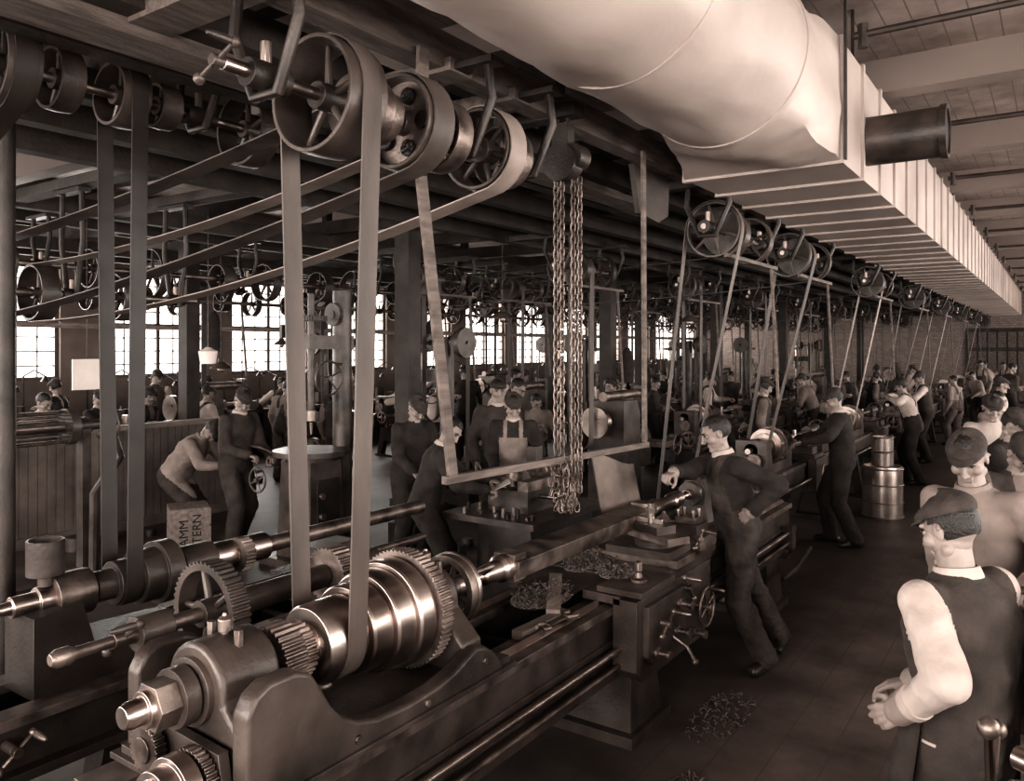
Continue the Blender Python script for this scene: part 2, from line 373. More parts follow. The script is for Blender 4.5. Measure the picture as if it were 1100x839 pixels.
m.gear((SX,1.76,SZ),Yd,.118,.09,30,STEEL2); m.gear((SX,1.84,SZ),Yd,.10,.05,26,STEEL2)
cone=[(1.875,.08),(1.89,.08),(1.89,.132),(1.905,.14),(2.06,.14),(2.07,.132),(2.07,.160),(2.08,.167),(2.16,.167),(2.17,.16),(2.17,.185),(2.18,.192),(2.26,.192),(2.27,.185),(2.27,.207),(2.28,.214),(2.35,.214),(2.36,.207),(2.36,.1)]
m.rev((SX,0,SZ),Yd,cone,STEEL,56)
m.gear((SX,2.405,SZ),Yd,.238,.065,66,STEEL2); m.cyl((SX,2.365,SZ),(SX,2.445,SZ),.20,STEEL,n=40)
m.cyl((SX,2.61,SZ),(SX,2.66,SZ),.075,IRON2,n=28)
m.pulley((SX,2.69,SZ),Yd,.155,.05,STEEL2,rt=.035,ns=4,hub=.06); m.ring((SX,2.72,SZ),Yd,.157,.125,.02,STEEL,44)
m.tube([(SX+.11,2.72,SZ+.08),(SX+.11,2.86,SZ+.08),(SX+.04,2.89,SZ+.03)],.014,STEEL2)
BX,BZ=-2.62,1.17
m.cyl((BX,1.42,BZ),(BX,2.72,BZ),.028,STEEL2,n=16)
m.gear((BX,1.80,BZ),Yd,.19,.075,48,IRON2,ri=.155,ns=5,hub=.05)
m.gear((BX,2.405,BZ),Yd,.12,.09,30,STEEL2)
m.rev((BX,1.9,BZ),Yd,[(0,.05),(.45,.05)],IRON2,20)
for y in (1.56,2.60): m.box((BX,y,1.02),(.10,.09,.34),IRON2,top=(.7,.8)); m.cyl((BX,y-.06,BZ),(BX,y+.06,BZ),.06,IRON2)
m.rev((BX,1.22,BZ),Yd,[(0,.018),(.02,.03),(.06,.03),(.08,.02),(.2,.02)],STEEL2,16)
m.crank((BX,1.46,BZ),(0,-1,0),.12,IRON2,.6)
m.cyl((-2.08,1.10,.88),(-2.08,1.5,.88),.022,STEEL,n=14)
m.rev((-2.08,1.14,.88),Yd,[(0,.05),(.05,.05),(.05,.07),(.10,.07),(.10,.092),(.15,.092),(.15,.11),(.2,.11)],STEEL,36)
m.gear((-2.08,1.37,.88),Yd,.11,.035,36,STEEL2,ri=.08,ns=4); m.gear((-2.02,1.36,.66),Yd,.13,.035,44,STEEL2,ri=.1,ns=4)
m.gear((-2.3,1.36,.93),Yd,.075,.035,24,STEEL2); m.prism([(-2.36,1.0),(-2.0,.98),(-1.92,.62),(-2.0,.55),(-2.1,.8),(-2.36,.9)],'Y',1.395,1.43,IRON2)
m.crank((-1.90,1.55,.72),(1,0,0),.07,STEEL2,1.2)
m.rev((SX,0,SZ),Yd,[(2.74,.022),(2.84,.022),(2.92,.03),(2.93,.042),(3.05,.05),(3.07,.066),(3.13,.066),(3.15,.052)],STEEL,30)
m.box((SX,3.90,SZ+.0),(.15,1.55,.085),STEEL2,rot=Matrix.Rotation(R(8),3,'Y')); m.box((SX,3.16,SZ),(.12,.1,.13),STEEL2)
m.box((SX,4.66,SZ),(.13,.1,.13),STEEL2)
m.rev((SX,0,SZ),Yd,[(4.68,.04),(4.72,.058),(4.84,.058),(4.86,.042),(5.08,.042),(5.1,.055),(5.22,.055),(5.24,.03),(5.34,.012),(5.4,.004)],STEEL,30)
m.bx(-2.50,-1.92,5.45,5.95,.815,.89,IRON2); m.prism([(-2.32,.89),(-2.08,.89),(-2.11,1.02),(-2.10,1.12),(-2.15,1.19),(-2.25,1.19),(-2.30,1.12),(-2.29,1.02)],'Y',5.48,5.90,IRON2)
m.cyl((SX,5.42,SZ),(SX,5.98,SZ),.085,IRON2,n=28); m.rev((SX,5.28,SZ),Yd,[(0,.004),(.08,.028),(.08,.038),(.2,.038)],STEEL,20)
m.handwheel((SX,6.08,SZ),Yd,.13,STEEL2,5,.013); m.cyl((SX,5.98,SZ),(SX,6.1,SZ),.025,STEEL2,n=12)
m.tube([(SX,5.6,1.18),(SX+.01,5.6,1.26),(SX+.07,5.58,1.34)],.012,STEEL2); m.ball((SX+.07,5.58,1.34),.02,STEEL2)
i0=len(m.v)
m.prism([(-2.58,.82),(-1.80,.82),(-1.78,.86),(-1.82,.885),(-2.56,.885)],'Y',3.72,4.52,IRON2)
m.bx(-2.5,-2.42,3.35,4.85,.83,.875,IRON2); m.bx(-2.08,-1.86,3.42,4.80,.83,.875,IRON2)
m.bx(-2.55,-1.80,4.02,4.30,.885,.93,STEEL2); m.bx(-2.25,-1.84,4.0,4.32,.93,.975,IRON2)
m.cyl((-2.0,4.16,.975),(-2.0,4.16,1.01),.12,IRON2,n=32)
m.box((-1.98,4.16,1.03),(.36,.17,.045),STEEL2,rot=Matrix.Rotation(R(-24),3,'Z')); m.box((-2.0,4.16,1.075),(.2,.15,.05),IRON2,rot=Matrix.Rotation(R(-24),3,'Z'))
m.cyl((-2.03,4.17,1.09),(-2.03,4.17,1.22),.022,STEEL,n=14); m.cyl((-2.03,4.17,1.16),(-2.03,4.17,1.19),.035,STEEL2,n=6); m.box((-2.08,4.17,1.115),(.26,.03,.03),STEEL)
m.crank((-1.76,4.25,1.02),(1,-.4,0),.06,STEEL2,.9)
m.bx(-2.1,-1.84,4.48,4.76,.885,.96,STEEL2); m.bx(-2.06,-1.88,4.52,4.72,.96,1.03,IRON2); m.bx(-2.04,-1.90,4.55,4.68,1.03,1.07,STEEL2)
for dx in (-.05,.05):
    for dy in (-.05,.05): m.cyl((-1.97+dx,4.61+dy,1.07),(-1.97+dx,4.61+dy,1.12),.012,STEEL,n=6)
m.box((-1.86,3.62,.90),(.26,.42,.03),IRON2); m.rev((-1.84,3.60,.915),(0,0,1),[(0,.045),(.015,.045),(.02,.022),(.05,.016),(.06,.022),(.10,.020),(.11,.01)],STEEL2,16)
m.prism([(-2.42,.875),(-2.08,.875),(-2.14,.845),(-2.36,.845)],'Y',3.30,3.72,IRON2)
m.prism([(3.42,.86),(3.42,.50),(3.50,.43),(4.32,.43),(4.45,.52),(4.45,.86)],'X',-1.90,-1.765,IRON2)
m.prism([(3.50,.82),(3.50,.56),(3.56,.50),(3.95,.50),(4.0,.56),(4.0,.82)],'X',-1.78,-1.735,IRON2)
m.crank((-1.70,3.66,.70),(1,0,0),.09,STEEL2,.5); m.crank((-1.72,4.0,.80),(1,0,0),.10,STEEL2,2.3)
m.handwheel((-1.70,4.22,.64),(1,0,0),.11,STEEL2,4); m.cyl((-1.78,4.22,.64),(-1.69,4.22,.64),.02,STEEL2)
for y,z in ((3.6,.56),(3.86,.60),(4.1,.52),(3.9,.74)): m.rev((-1.74,y,z),(1,0,0),[(0,.03),(.02,.03),(.02,.018),(.06,.016),(.065,.026),(.085,.026)],STEEL2,14)
m.tube([(-1.74,3.82,.58),(-1.66,3.82,.54),(-1.62,3.84,.46)],.010,STEEL2); m.ball((-1.62,3.84,.46),.018,STEEL2)
m.shift(i0,(0,.24,0))
lathe=m.obj('engine_lathe',bevel=.004)
# headstock casting with generous fillets, as a part of the lathe
arc_=[(1.66+.02*0,1.17)]
wall=[(1.42,.80),(1.42,1.10),(1.45,1.15),(1.50,1.175),(1.60,1.175),(1.66,1.15),(1.70,1.09),(1.74,1.02),(1.79,.965),(1.86,.925),(1.95,.90),(2.1,.89),(2.26,.897),(2.36,.915),(2.44,.945),(2.50,.965),(2.56,.955),(2.62,.915),(2.67,.86),(2.70,.80)]
m=MB(); m.prism(wall,'X',-1.975,-1.90,IRON2); m.obj('headstock_side_front',bevel=.014,parent=lathe)
m=MB(); m.prism(wall,'X',-2.53,-2.465,IRON2); m.obj('headstock_side_rear',bevel=.014,parent=lathe)
def hump(x0,x1,zb,cx,cz,r,N=14):
    pts=[(x0,zb),(x1,zb),(x1,zb+.12)]
    for k in range(N+1): t=R(-8)+R(196)*k/N; pts.append((cx+r*math.cos(t),cz+r*math.sin(t)))
    pts.append((x0,zb+.12)); return pts
m=MB(); m.prism(hump(-2.50,-1.93,.85,SX,SZ-.0,.145),'Y',1.45,1.67,IRON2); m.obj('rear_bearing',bevel=.016,parent=lathe)
m=MB(); m.prism(hump(-2.48,-1.95,.85,SX,SZ,.132),'Y',2.475,2.60,IRON2); m.obj('front_bearing',bevel=.014,parent=lathe)
# chips
m=MB()
for cx,cy,cz,rx,ry,rz in ((-2.24,4.65,.90,.16,.30,.09),(-2.3,4.15,.885,.13,.24,.07),(-2.33,5.0,.885,.12,.2,.07),(-2.23,3.5,.86,.14,.22,.05),(-2.2,3.2,.50,.16,.55,.09),(-2.22,2.98,.5,.1,.2,.12),(-2.0,3.9,.92,.1,.1,.03),(-1.5,3.5,.0,.12,.3,.03),(-1.62,4.5,.0,.14,.4,.03)):
    for k in range(160):
        a=random.random()*6.28; q=math.sqrt(random.random()); x=cx+rx*q*math.cos(a); y=cy+ry*q*math.sin(a); z=cz+rz*(1-q)*random.random()+.008
        d=V((random.uniform(-1,1),random.uniform(-1,1),random.uniform(-.2,.6))).normalized(); L=random.uniform(.012,.045)
        m.tube([V((x,y,z)),V((x,y,z))+d*L*.5+V((0,0,.007)),V((x,y,z))+d*L],.0035,CHIPM,4)
    if cz>.1: m.ball((cx,cy,cz-.01),(rx,ry,rz*.6),CHIPM,18,8)
m.obj('metal_turnings_pile')
m=MB(); m.beam((-2.04,3.3,.85),(-2.30,3.75,.88),.07,.05,WOODL); m.beam((-2.05,3.0,.835),(-2.03,3.4,.835),.06,.04,WOOD); m.obj('wood_blocks')
m=MB(); m.rev((-2.3,5.2,.885),(0,0,1),[(0,.045),(.07,.045),(.1,.02),(.12,.008),(.2,.004)],TIN,18); m.obj('oil_can')
def wrench(x,y,z,a,L=.26):
    m=MB(); m.bx(-L/2,L/2,-.011,.011,0,.010,STEEL2)
    for s in (-1,1):
        pts=[(s*L/2+.034*math.cos(t),.034*math.sin(t)) for t in [R((0 if s>0 else 180)+40+280*k/12) for k in range(13)]]
        m.tube([(p[0],p[1],.007) for p in pts],.010,STEEL2,6)
    m.obj('spanner',(x,y,z),a)
wrench(-2.36,1.95+.0,.862,1.3); wrench(-1.98,3.24,.842,1.5,.22); wrench(-3.62,1.3,.75,.6); wrench(-3.62,3.7,.715,1.2); wrench(-2.0,5.2,.845,1.4,.2)
m=MB(); N=10; vs=[];fs=[]
for th in (0,.008):
    for i in range(N+1):
        for j in range(N+1):
            u=i/N-.5; w=j/N
            vs.append(V((-2.33-.10*w+.05*math.sin(3*u)+th,4.63+.40*u+.04*w,1.06+.36*w-.07*u+.02*math.sin(5*u+3*w))))
Q=(N+1)**2
for t in (0,1):
    for i in range(N):
        for j in range(N):
            a=t*Q+i*(N+1)+j; fs.append((a,a+N+1,a+N+2,a+1))
m.add(vs,fs,CANVAS); m.cyl((-2.33,4.5,.86),(-2.33,4.5,1.1),.012,IRON2,n=8); m.obj('splash_guard_sheet')
# ------------------------------------------------------------------ hero countershaft
def hanger(m,x,y,z,top,mat=IRON):
    m.bx(x-.2,x+.2,y-.05,y+.05,top-.03,top,mat)
    m.tube([(x-.15,y,top-.02),(x-.17,y,(top+z)/2),(x-.06,y,z-.06),(x+.06,y,z-.06),(x+.17,y,(top+z)/2),(x+.15,y,top-.02)],.022,mat,8)
    m.cyl((x,y-.08,z),(x,y+.08,z),.05,mat,n=16); m.cyl((x,y,z+.04),(x,y,z+.12),.02,BRASS,n=8)
m=MB(); CS=3.07
m.cyl((SX,1.55,CS),(SX,3.35,CS),.024,STEEL,n=16)
m.pulley((SX,2.0,CS),Yd,.215,.18,IRON2,rt=.02,ns=5,hub=.05)
m.rev((SX,0,CS),Yd,[(2.10,.05),(2.11,.13),(2.22,.13),(2.22,.10),(2.30,.10),(2.30,.05)],STEEL2,40)
m.pulley((SX,2.42,CS),Yd,.195,.16,IRON2,rt=.02,ns=0,hub=.05); m.cyl((SX,2.40,CS),(SX,2.43,CS),.18,STEEL2,n=40)
for i in range(5):
    a=i*1.2566; m.cyl((SX+.11*math.cos(a),2.38,CS+.11*math.sin(a)),(SX+.11*math.cos(a),2.405,CS+.11*math.sin(a)),.035,GREASE,n=16)
m.pulley((SX,2.62,CS),Yd,.16,.1,STEEL2)
m.pulley((SX,2.95,CS),Yd,.19,.14,IRON2,rt=.02,ns=6,hub=.06); m.pulley((SX,3.1,CS),Yd,.15,.1,STEEL2)
hanger(m,SX,1.72,CS,3.42); hanger(m,SX,2.78,CS,3.42); hanger(m,SX,3.28,CS,3.42)
m.crank((SX,1.53,CS),(0,-1,0),.10,IRON2,.4)
m.bx(-2.9,-2.2,1.62,1.80,3.38,3.44,WOOD); m.bx(-2.9,-2.2,2.7,2.86,3.38,3.44,WOOD); m.bx(-2.9,-2.2,3.2,3.36,3.38,3.44,WOOD)
m.obj('overhead_countershaft',bevel=.003)
m=MB(); m.belt((SX,CS),.217,(SX,SZ),.142,2.0,.085,BELT,.008)
m.box((-2.415,2.0,2.22),(.012,.088,.05),BELTD); m.obj('drive_belt')
m=MB(); m.belt((SX,CS),.198,(-6.5,2.58),.26,2.42,.12,BELT,.007,.07); m.obj('drive_belt')
m=MB(); m.belt((SX,CS),.193,(-6.5,2.58),.22,2.95,.12,BELTL,.007,.12); m.obj('drive_belt')
m=MB(); m.cyl((-6.5,1.0,2.58),(-6.5,4.3,2.58),.03,STEEL2,n=14)
for y,r,w in ((1.35,.2,.12),(1.9,.16,.12),(2.42,.256,.14),(2.95,.216,.14),(3.6,.2,.14)): m.pulley((-6.5,y,2.58),Yd,r,w,IRON2)
hanger(m,-6.5,1.1,2.58,3.42); hanger(m,-6.5,3.2,2.58,3.42); hanger(m,-6.5,4.1,2.58,3.42); m.bx(-7.6,-5.4,1.02,1.18,3.42,3.5,WOODD); m.bx(-7.6,-5.4,3.12,3.28,3.42,3.5,WOODD); m.bx(-7.6,-5.4,4.02,4.18,3.42,3.5,WOODD); m.obj('line_shaft')
m=MB(); m.beam((SX,2.66,1.58),(SX,4.72,1.53),.03,.035,WOOD); m.beam((SX,2.72,1.57),(SX,2.50,2.92),.055,.02,WOOD)
m.beam((SX,4.68,1.53),(SX,4.66,3.42),.04,.02,WOOD); m.beam((SX,2.50,2.88),(SX,2.52,3.42),.06,.02,WOOD)
m.obj('belt_shifter_rail')
m=MB(); CY=3.66
def chain(x,y,z0,z1,mat=CHAINM,p=.042):
    z=z0;k=0
    while z<z1:
        a=(1,0,0) if k%2 else (0,1,0); m.torus((x,y,z),a,.0135,.0046,mat,12,5,.012); z+=p*.82;k+=1
for dx,dy,zb in ((-.03,-.025,1.42),(.0,-.01,1.50),(.045,.03,1.36),(.075,.05,1.40)): chain(SX+dx,CY+dy,zb,3.08)
for i in range(9):
    for j in range(7): m.torus((SX+random.uniform(-.05,.08),CY+random.uniform(-.04,.05),1.30+i*.027),(random.uniform(-1,1),random.uniform(-1,1),random.uniform(-.4,.4)),.0145,.0048,CHAINM,10,5,.012)
m.cyl((SX,CY-.05,3.15),(SX,CY+.05,3.15),.10,IRON,n=24); m.cyl((SX+.06,CY-.03,3.18),(SX+.06,CY+.08,3.18),.07,IRON,n=24); m.box((SX,CY,3.25),(.10,.07,.22),IRON)
m.torus((SX,CY,3.37),(0,1,0),.035,.012,IRON,16,6); m.bx(SX-.4,SX+.1,CY-.05,CY+.05,3.39,3.46,IRON)
m.tube([(SX,CY,1.62),(SX,CY,1.57),(SX+.03,CY,1.53),(SX+.03,CY,1.49),(SX,CY,1.47),(SX-.03,CY,1.49)],.012,IRON)
m.obj('chain_hoist')
m=MB(); m.prism([(4.85,3.40),(5.45,3.40),(5.42,3.12),(5.25,3.05),(4.95,3.08)],'X',-2.40,-2.36,WOODD); m.obj('belt_guard_sheet')
# ------------------------------------------------------------------ generic machines
def gen_lathe():
    m=MB(); L0,L1=-1.3,1.5
    for x in (-.2,.15): m.bx(x,x+.06,L0,L1,.60,.82,IRON2)
    m.bx(-.22,-.12,L0,L1,.81,.85,STEEL2); m.bx(.13,.23,L0,L1,.81,.85,STEEL2)
    for y in (-1.1,-.4,.3,1.0): m.bx(-.2,.2,y-.02,y+.02,.62,.8,IRON2)
    for y in (-1.0,1.2):
        m.prism([(-.3,0),(-.2,0),(-.12,.3),(.12,.3),(.2,0),(.3,0),(.2,.6),(-.2,.6)],'Y',y-.06,y+.06,IRON); m.bx(-.32,.32,y-.09,y+.09,0,.04,IRON)
    m.prism([(-1.25,.85),(-1.25,1.2),(-1.1,1.2),(-1.05,.95),(-.55,.95),(-.5,1.2),(-.36,1.2),(-.32,.85)],'X',-.16,.16,IRON2)
    m.rev((0,0,1.1),Yd,[(-1.35,.03),(-1.25,.03),(-1.25,.07),(-1.02,.07),(-1.0,.10),(-.88,.10),(-.88,.14),(-.77,.14),(-.77,.18),(-.66,.18),(-.66,.06),(-.3,.06)],STEEL,32)
    m.gear((0,-.6,1.1),Yd,.2,.05,44,STEEL2); m.cyl((0,-.3,1.1),(0,-.2,1.1),.14,STEEL2,n=28)
    m.cyl((0,-.2,1.1),(0,.95,1.1),.03,STEEL,n=12)
    m.bx(-.16,.18,.95,1.3,.85,.95,IRON2); m.cyl((0,.92,1.1),(0,1.34,1.1),.07,IRON2); m.bx(-.06,.06,.98,1.25,.9,1.1,IRON2); m.handwheel((0,1.45,1.1),Yd,.11,STEEL2)
    m.bx(-.28,.3,.1,.5,.85,.92,IRON2); m.bx(-.1,.25,.2,.4,.92,1.0,IRON2); m.box((.05,.3,1.03),(.28,.12,.05),STEEL2); m.cyl((.02,.3,1.05),(.02,.3,1.18),.02,STEEL,n=10)
    m.bx(.24,.33,.05,.52,.52,.88,IRON2); m.handwheel((.38,.2,.7),(1,0,0),.11,STEEL2); m.crank((.38,.42,.74),(1,0,0),.07,STEEL2)
    m.cyl((.27,L0,.66),(.27,L1,.66),.014,STEEL,n=8); m.gear((.1,-1.33,.8),Yd,.12,.03,36,STEEL2,ri=.09,ns=4); m.gear((.05,-1.33,1.0),Yd,.08,.03,24,STEEL2)
    return m.mesh('small_engine_lathe')
def gen_drill():
    m=MB(); m.bx(-.35,.35,-.3,.55,0,.12,IRON2); m.cyl((0,-.15,.1),(0,-.15,2.3),.085,IRON2,n=20)
    m.cyl((0,.28,.92),(0,.28,.98),.26,STEEL2,n=36); m.cyl((0,.28,.12),(0,.28,.92),.05,IRON2); m.bx(-.06,.06,-.15,.3,.8,.92,IRON)
    m.bx(-.08,.08,-.2,.36,1.7,1.86,IRON2); m.cyl((0,.3,1.2),(0,.3,2.2),.028,STEEL,n=14); m.cyl((0,.3,1.45),(0,.3,1.75),.06,IRON2); m.rev((0,.3,1.05),(0,0,1),[(0,.008),(.12,.01),(.13,.03),(.22,.035)],STEEL)
    m.gear((0,.3,2.12),(0,0,1),.14,.05,36,IRON2); m.gear((0,.13,2.22),Yd,.12,.05,30,IRON2); m.cyl((0,-.5,2.22),(0,.2,2.22),.025,STEEL)
    m.rev((0,-.5,2.22),Yd,[(0,.2),(.07,.2),(.07,.16),(.14,.16),(.14,.12),(.21,.12)],IRON2,32); m.handwheel((.16,.25,1.55),(1,0,0),.17,STEEL2)
    m.rev((0,-.62,.35),Yd,[(0,.12),(.07,.12),(.07,.16),(.14,.16),(.14,.2),(.21,.2)],STEEL2,32); m.bx(-.15,.15,-.65,-.25,.1,.3,IRON)
    m.belt((0,2.22),.16,(0,.35),.16,-.39+.0,.06,BELT)
    return m.mesh('drill_press')
def gen_mill():
    m=MB(); m.bx(-.4,.4,-.35,.75,0,.1,IRON2); m.prism([(-.35,.1),(.2,.1),(.16,.6),(.14,1.35),(.05,1.5),(-.3,1.5),(-.34,.6)],'X',-.24,.24,IRON2)
    m.cyl((0,-.4,1.55),(0,.7,1.55),.06,STEEL2); m.cyl((0,-.45,1.25),(0,.6,1.25),.03,STEEL); m.rev((0,-.32,1.25),Yd,[(-.3,.19),(-.22,.19),(-.22,.15),(-.14,.15),(-.14,.11),(-.05,.11)],STEEL,32)
    m.bx(-.07,.07,.6,.68,1.15,1.65,IRON2); m.bx(-.17,.17,.18,.62,.62,.85,IRON2); m.bx(-.55,.55,.22,.52,.9,.97,STEEL2); m.bx(-.2,.2,.2,.54,.85,.9,IRON2)
    m.handwheel((.64,.37,.93),(1,0,0),.12,STEEL2); m.handwheel((0,.7,.75),Yd,.12,STEEL2); m.cyl((0,.4,.1),(0,.4,.65),.04,STEEL); m.gear((0,.3,1.25),Yd,.07,.05,20,STEEL); m.box((0,.35,1.02),(.2,.16,.1),IRON)
    return m.mesh('milling_machine')
def gen_turret():
    m=MB(); m.prism([(-.6,0),(-.3,0),(-.26,.6),(-.7,.6)],'X',-.2,.2,IRON); m.prism([(.35,0),(.65,0),(.7,.6),(.3,.6)],'X',-.2,.2,IRON); m.bx(-.26,.3,-.85,.9,.6,.68,IRON2); m.bx(-.17,.17,-.85,.9,.68,.86,IRON2); m.bx(-.17,-.08,-.85,.9,.86,.9,STEEL2); m.bx(.08,.17,-.85,.9,.86,.9,STEEL2)
    m.bx(-.15,.15,-.8,-.2,.88,1.0,IRON2)
    for y in (-.72,-.28): m.prism([(-.15,1),(.15,1),(.1,1.2),(-.1,1.2)],'Y',y-.05,y+.05,IRON2); m.cyl((0,y-.06,1.12),(0,y+.06,1.12),.085,IRON2)
    m.rev((0,0,1.12),Yd,[(-.66,.09),(-.57,.09),(-.57,.12),(-.47,.12),(-.47,.15),(-.36,.15)],STEEL,32); m.rev((0,-.22,1.12),Yd,[(0,.05),(.04,.05),(.05,.10),(.13,.10),(.15,.04),(.28,.03)],STEEL,28)
    m.bx(-.14,.14,.1,.3,.9,.98,IRON2); m.bx(-.05,.05,.14,.26,.98,1.08,STEEL2); m.crank((-.2,.2,.94),(-1,0,0),.09,STEEL2,.9)
    m.bx(-.12,.12,.4,.85,.9,1.0,IRON2); m.cyl((0,.55,1.0),(0,.55,1.16),.12,STEEL2,n=6); m.cyl((0,.55,1.16),(0,.55,1.22),.04,STEEL)
    for i in range(6):
        a=i*math.pi/3+.52; d=V((math.cos(a),math.sin(a),0)); c=V((0,.55,1.09)); m.cyl(c+d*.1,c+d*.17,.025,STEEL,n=12)
    c=V((-.2,.72,.95))
    m.cyl(c,c+V((.1,0,0)),.03,STEEL)
    for i in range(4):
        a=i*math.pi/2+.4; d=V((0,math.cos(a),math.sin(a))); m.cyl(c,c+d*.2,.010,STEEL,n=8); m.ball(c+d*.2,.024,STEEL2)
    m.tube([(-.1,-.1,1.0),(-.12,-.1,1.3),(-.02,-.05,1.36),(0,.0,1.28)],.012,BRASS,8); m.rev((.0,-.5,1.2),(0,0,1),[(0,.02),(.03,.02),(.04,.045),(.1,.045),(.12,.01)],BRASS,14)
    return m.mesh('turret_lathe')
LM,DM,MM,TM=gen_lathe(),gen_drill(),gen_mill(),gen_turret()
def gen_cs():
    m=MB(); m.cyl((0,-.75,3.07),(0,.75,3.07),.022,STEEL,n=12)
    m.rev((0,0,3.07),Yd,[(-.30+0,.05),(-.30,.18),(-.19,.18),(-.19,.14),(-.08,.14),(-.08,.10),(.04,.10)],IRON2,32)
    m.pulley((0,.32,3.07),Yd,.2,.1,IRON2); m.pulley((0,-.52,3.07),Yd,.22,.05,IRON2,ns=6); hanger(m,0,-.66,3.07,3.42); hanger(m,0,.6,3.07,3.42)
    m.bx(-.62,.12,-.72,-.6,3.38,3.44,WOODD); m.bx(-.62,.12,.54,.66,3.38,3.44,WOODD)
    m.beam((.12,-.6,2.86),(.12,.7,2.86),.03,.03,WOOD); m.beam((.12,.55,2.86),(.16,.62,1.7),.03,.02,WOOD)
    return m.mesh('countershaft')
CSM=gen_cs()
LB=MB(); LB.belt((0,3.07),.202,(-5.8,2.95),.2,0,.08,BELT,.007,.1); LBM=LB.mesh('line_belt')
LB=MB(); LB.belt((0,3.07),.202,(-3.2,2.95),.2,0,.08,BELTD,.007,.06); LBM2=LB.mesh('line_belt')
rowA=[9.3,13.2,17.2,21.2,25.2,29.2,33]
for i,y in enumerate(rowA):
    place(LM,'small_engine_lathe',(-2.6,y,0)); place(CSM,'countershaft',(-2.2,y-.8,0))
    m=MB(); m.belt((-2.2,3.07),(.182,.142)[i%2],(-2.6,1.1),(.102,.142)[i%2],y-((1.045,.935)[i%2]),.10,(BELT,BELTL)[i%2],.007); m.obj('lathe_belt')
    if i%2==0: place(LBM,'line_belt',(-2.2,y-.48,0))
place(CSM,'countershaft',(-2.2,6.45,0))
m=MB(); m.belt((-2.2,3.07),.222,(-2.55,.9),.12,5.93,.06,BELT,.006); m.obj('lathe_belt')
for i,y in enumerate([9.0,12.4,15.6,18.8,22.2,25.6,29,32.4]):
    place(LM if i%3 else MM,'small_engine_lathe' if i%3 else 'milling_machine',(-4.6,y,0)); place(CSM,'countershaft',(-4.6,y-.8,0))
    m=MB(); m.belt((-4.6,3.07),.142,(-4.6,1.1),.13,y-.935,.10,BELT,.007); m.obj('lathe_belt')
    place(LBM2,'line_belt',(-4.6,y-.48,0))
for i,y in enumerate([8.2,10.2,12.3,14.5,16.6,18.9,21,24,27,30]):
    place([DM,MM,DM,LM][i%4],['drill_press','milling_machine','drill_press','small_engine_lathe'][i%4],(-6.9,y,0),R(90) if i%4==0 else 0)
    place(CSM,'countershaft',(-6.9,y,0)); m=MB(); m.belt((-6.9,3.07),.13,(-6.9,1.3),.12,y-.13,.08,BELT,.006); m.obj('machine_belt')
for i,y in enumerate([7.4,10,12.5,15,17.6,20.2,23,26,29]):
    place([MM,DM,LM][i%3],['milling_machine','drill_press','small_engine_lathe'][i%3],(-10.9,y,0)); place(CSM,'countershaft',(-10.9,y,0))
    m=MB(); m.belt((-10.9,3.07),.13,(-10.9,1.3),.12,y-.13,.08,BELTD,.006); m.obj('machine_belt')
place(TM,'turret_lathe',(.08,1.50,0),scale=(1.1,1.1,1.1)); place(TM,'turret_lathe',(.10,3.72,0),scale=(1.14,1.14,1.14))
for y in (6.4,9,11.6,14.2,17,20,24,28): place(TM if int(y)%2 else LM,'turret_lathe' if int(y)%2 else 'small_engine_lathe',(.3,y,0))
for X in (-8.,-12.2):
    m=MB(); m.cyl((X,.5,2.95),(X,35,2.95),.032,STEEL2,n=14); y=1.2;i=0
    while y<34:
        m.pulley((X,y,2.95),Yd,(.2,.27,.17,.23)[i%4],(.14,.1,.16,.12)[i%4],IRON2,ns=5,n=28)
        if i%3==0: hanger(m,X,y+.35,2.95,3.42)
        y+=.86 if i%2 else .62; i+=1
    m.obj('line_shaft')
# ------------------------------------------------------------------ left lathe (foreground left)
LX=-3.6; LZ=1.07
m=MB()
for x in (LX-.22,LX+.16): m.bx(x,x+.06,.7,4.3,.48,.68,IRON)
m.bx(LX-.25,LX-.13,.7,4.3,.67,.71,STEEL2); m.bx(LX+.13,LX+.25,.7,4.3,.67,.71,STEEL2); m.bx(LX-.25,LX+.28,.7,4.3,.46,.50,IRON)
y=.9
while y<4.3: m.bx(LX-.2,LX+.2,y-.02,y+.02,.5,.67,IRON); y+=.4
for y in (1.0,2.05,3.9):
    m.prism([(LX-.34,0),(LX-.2,0),(LX-.1,.32),(LX+.1,.32),(LX+.2,0),(LX+.34,0),(LX+.22,.48),(LX-.22,.48)],'Y',y-.07,y+.07,IRON)
m.prism([(1.55,.70),(1.55,1.04),(1.75,1.06),(1.80,.88),(2.25,.86),(2.3,1.06),(2.5,1.06),(2.6,.7)],'X',LX-.12,LX+.14,IRON)
m.rev((LX,0,LZ),Yd,[(1.40,.012),(1.52,.03),(1.52,.045),(1.62,.045),(1.62,.06),(1.75,.065)],STEEL,24)
m.cyl((LX,1.68,LZ),(LX,1.84,LZ),.10,STEEL2,n=28); m.rev((LX,0,LZ),Yd,[(1.86,.07),(1.95,.07),(1.95,.1),(2.06,.1),(2.06,.125),(2.16,.125),(2.16,.15),(2.24,.15)],IRON2,36)
m.cyl((LX,2.28,LZ),(LX,2.46,LZ),.095,IRON2,n=24); m.cyl((LX,2.46,LZ),(LX,2.8,LZ),.075,STEEL,n=24); m.cyl((LX,2.8,LZ),(LX,4.1,LZ),.045,STEEL2,n=20); m.cyl((LX+.2,2.1,.93),(LX+.2,3.9,.93),.025,STEEL2,n=12)
m.gear((LX+.05,2.62,LZ),Yd,.09,.06,26,STEEL2)
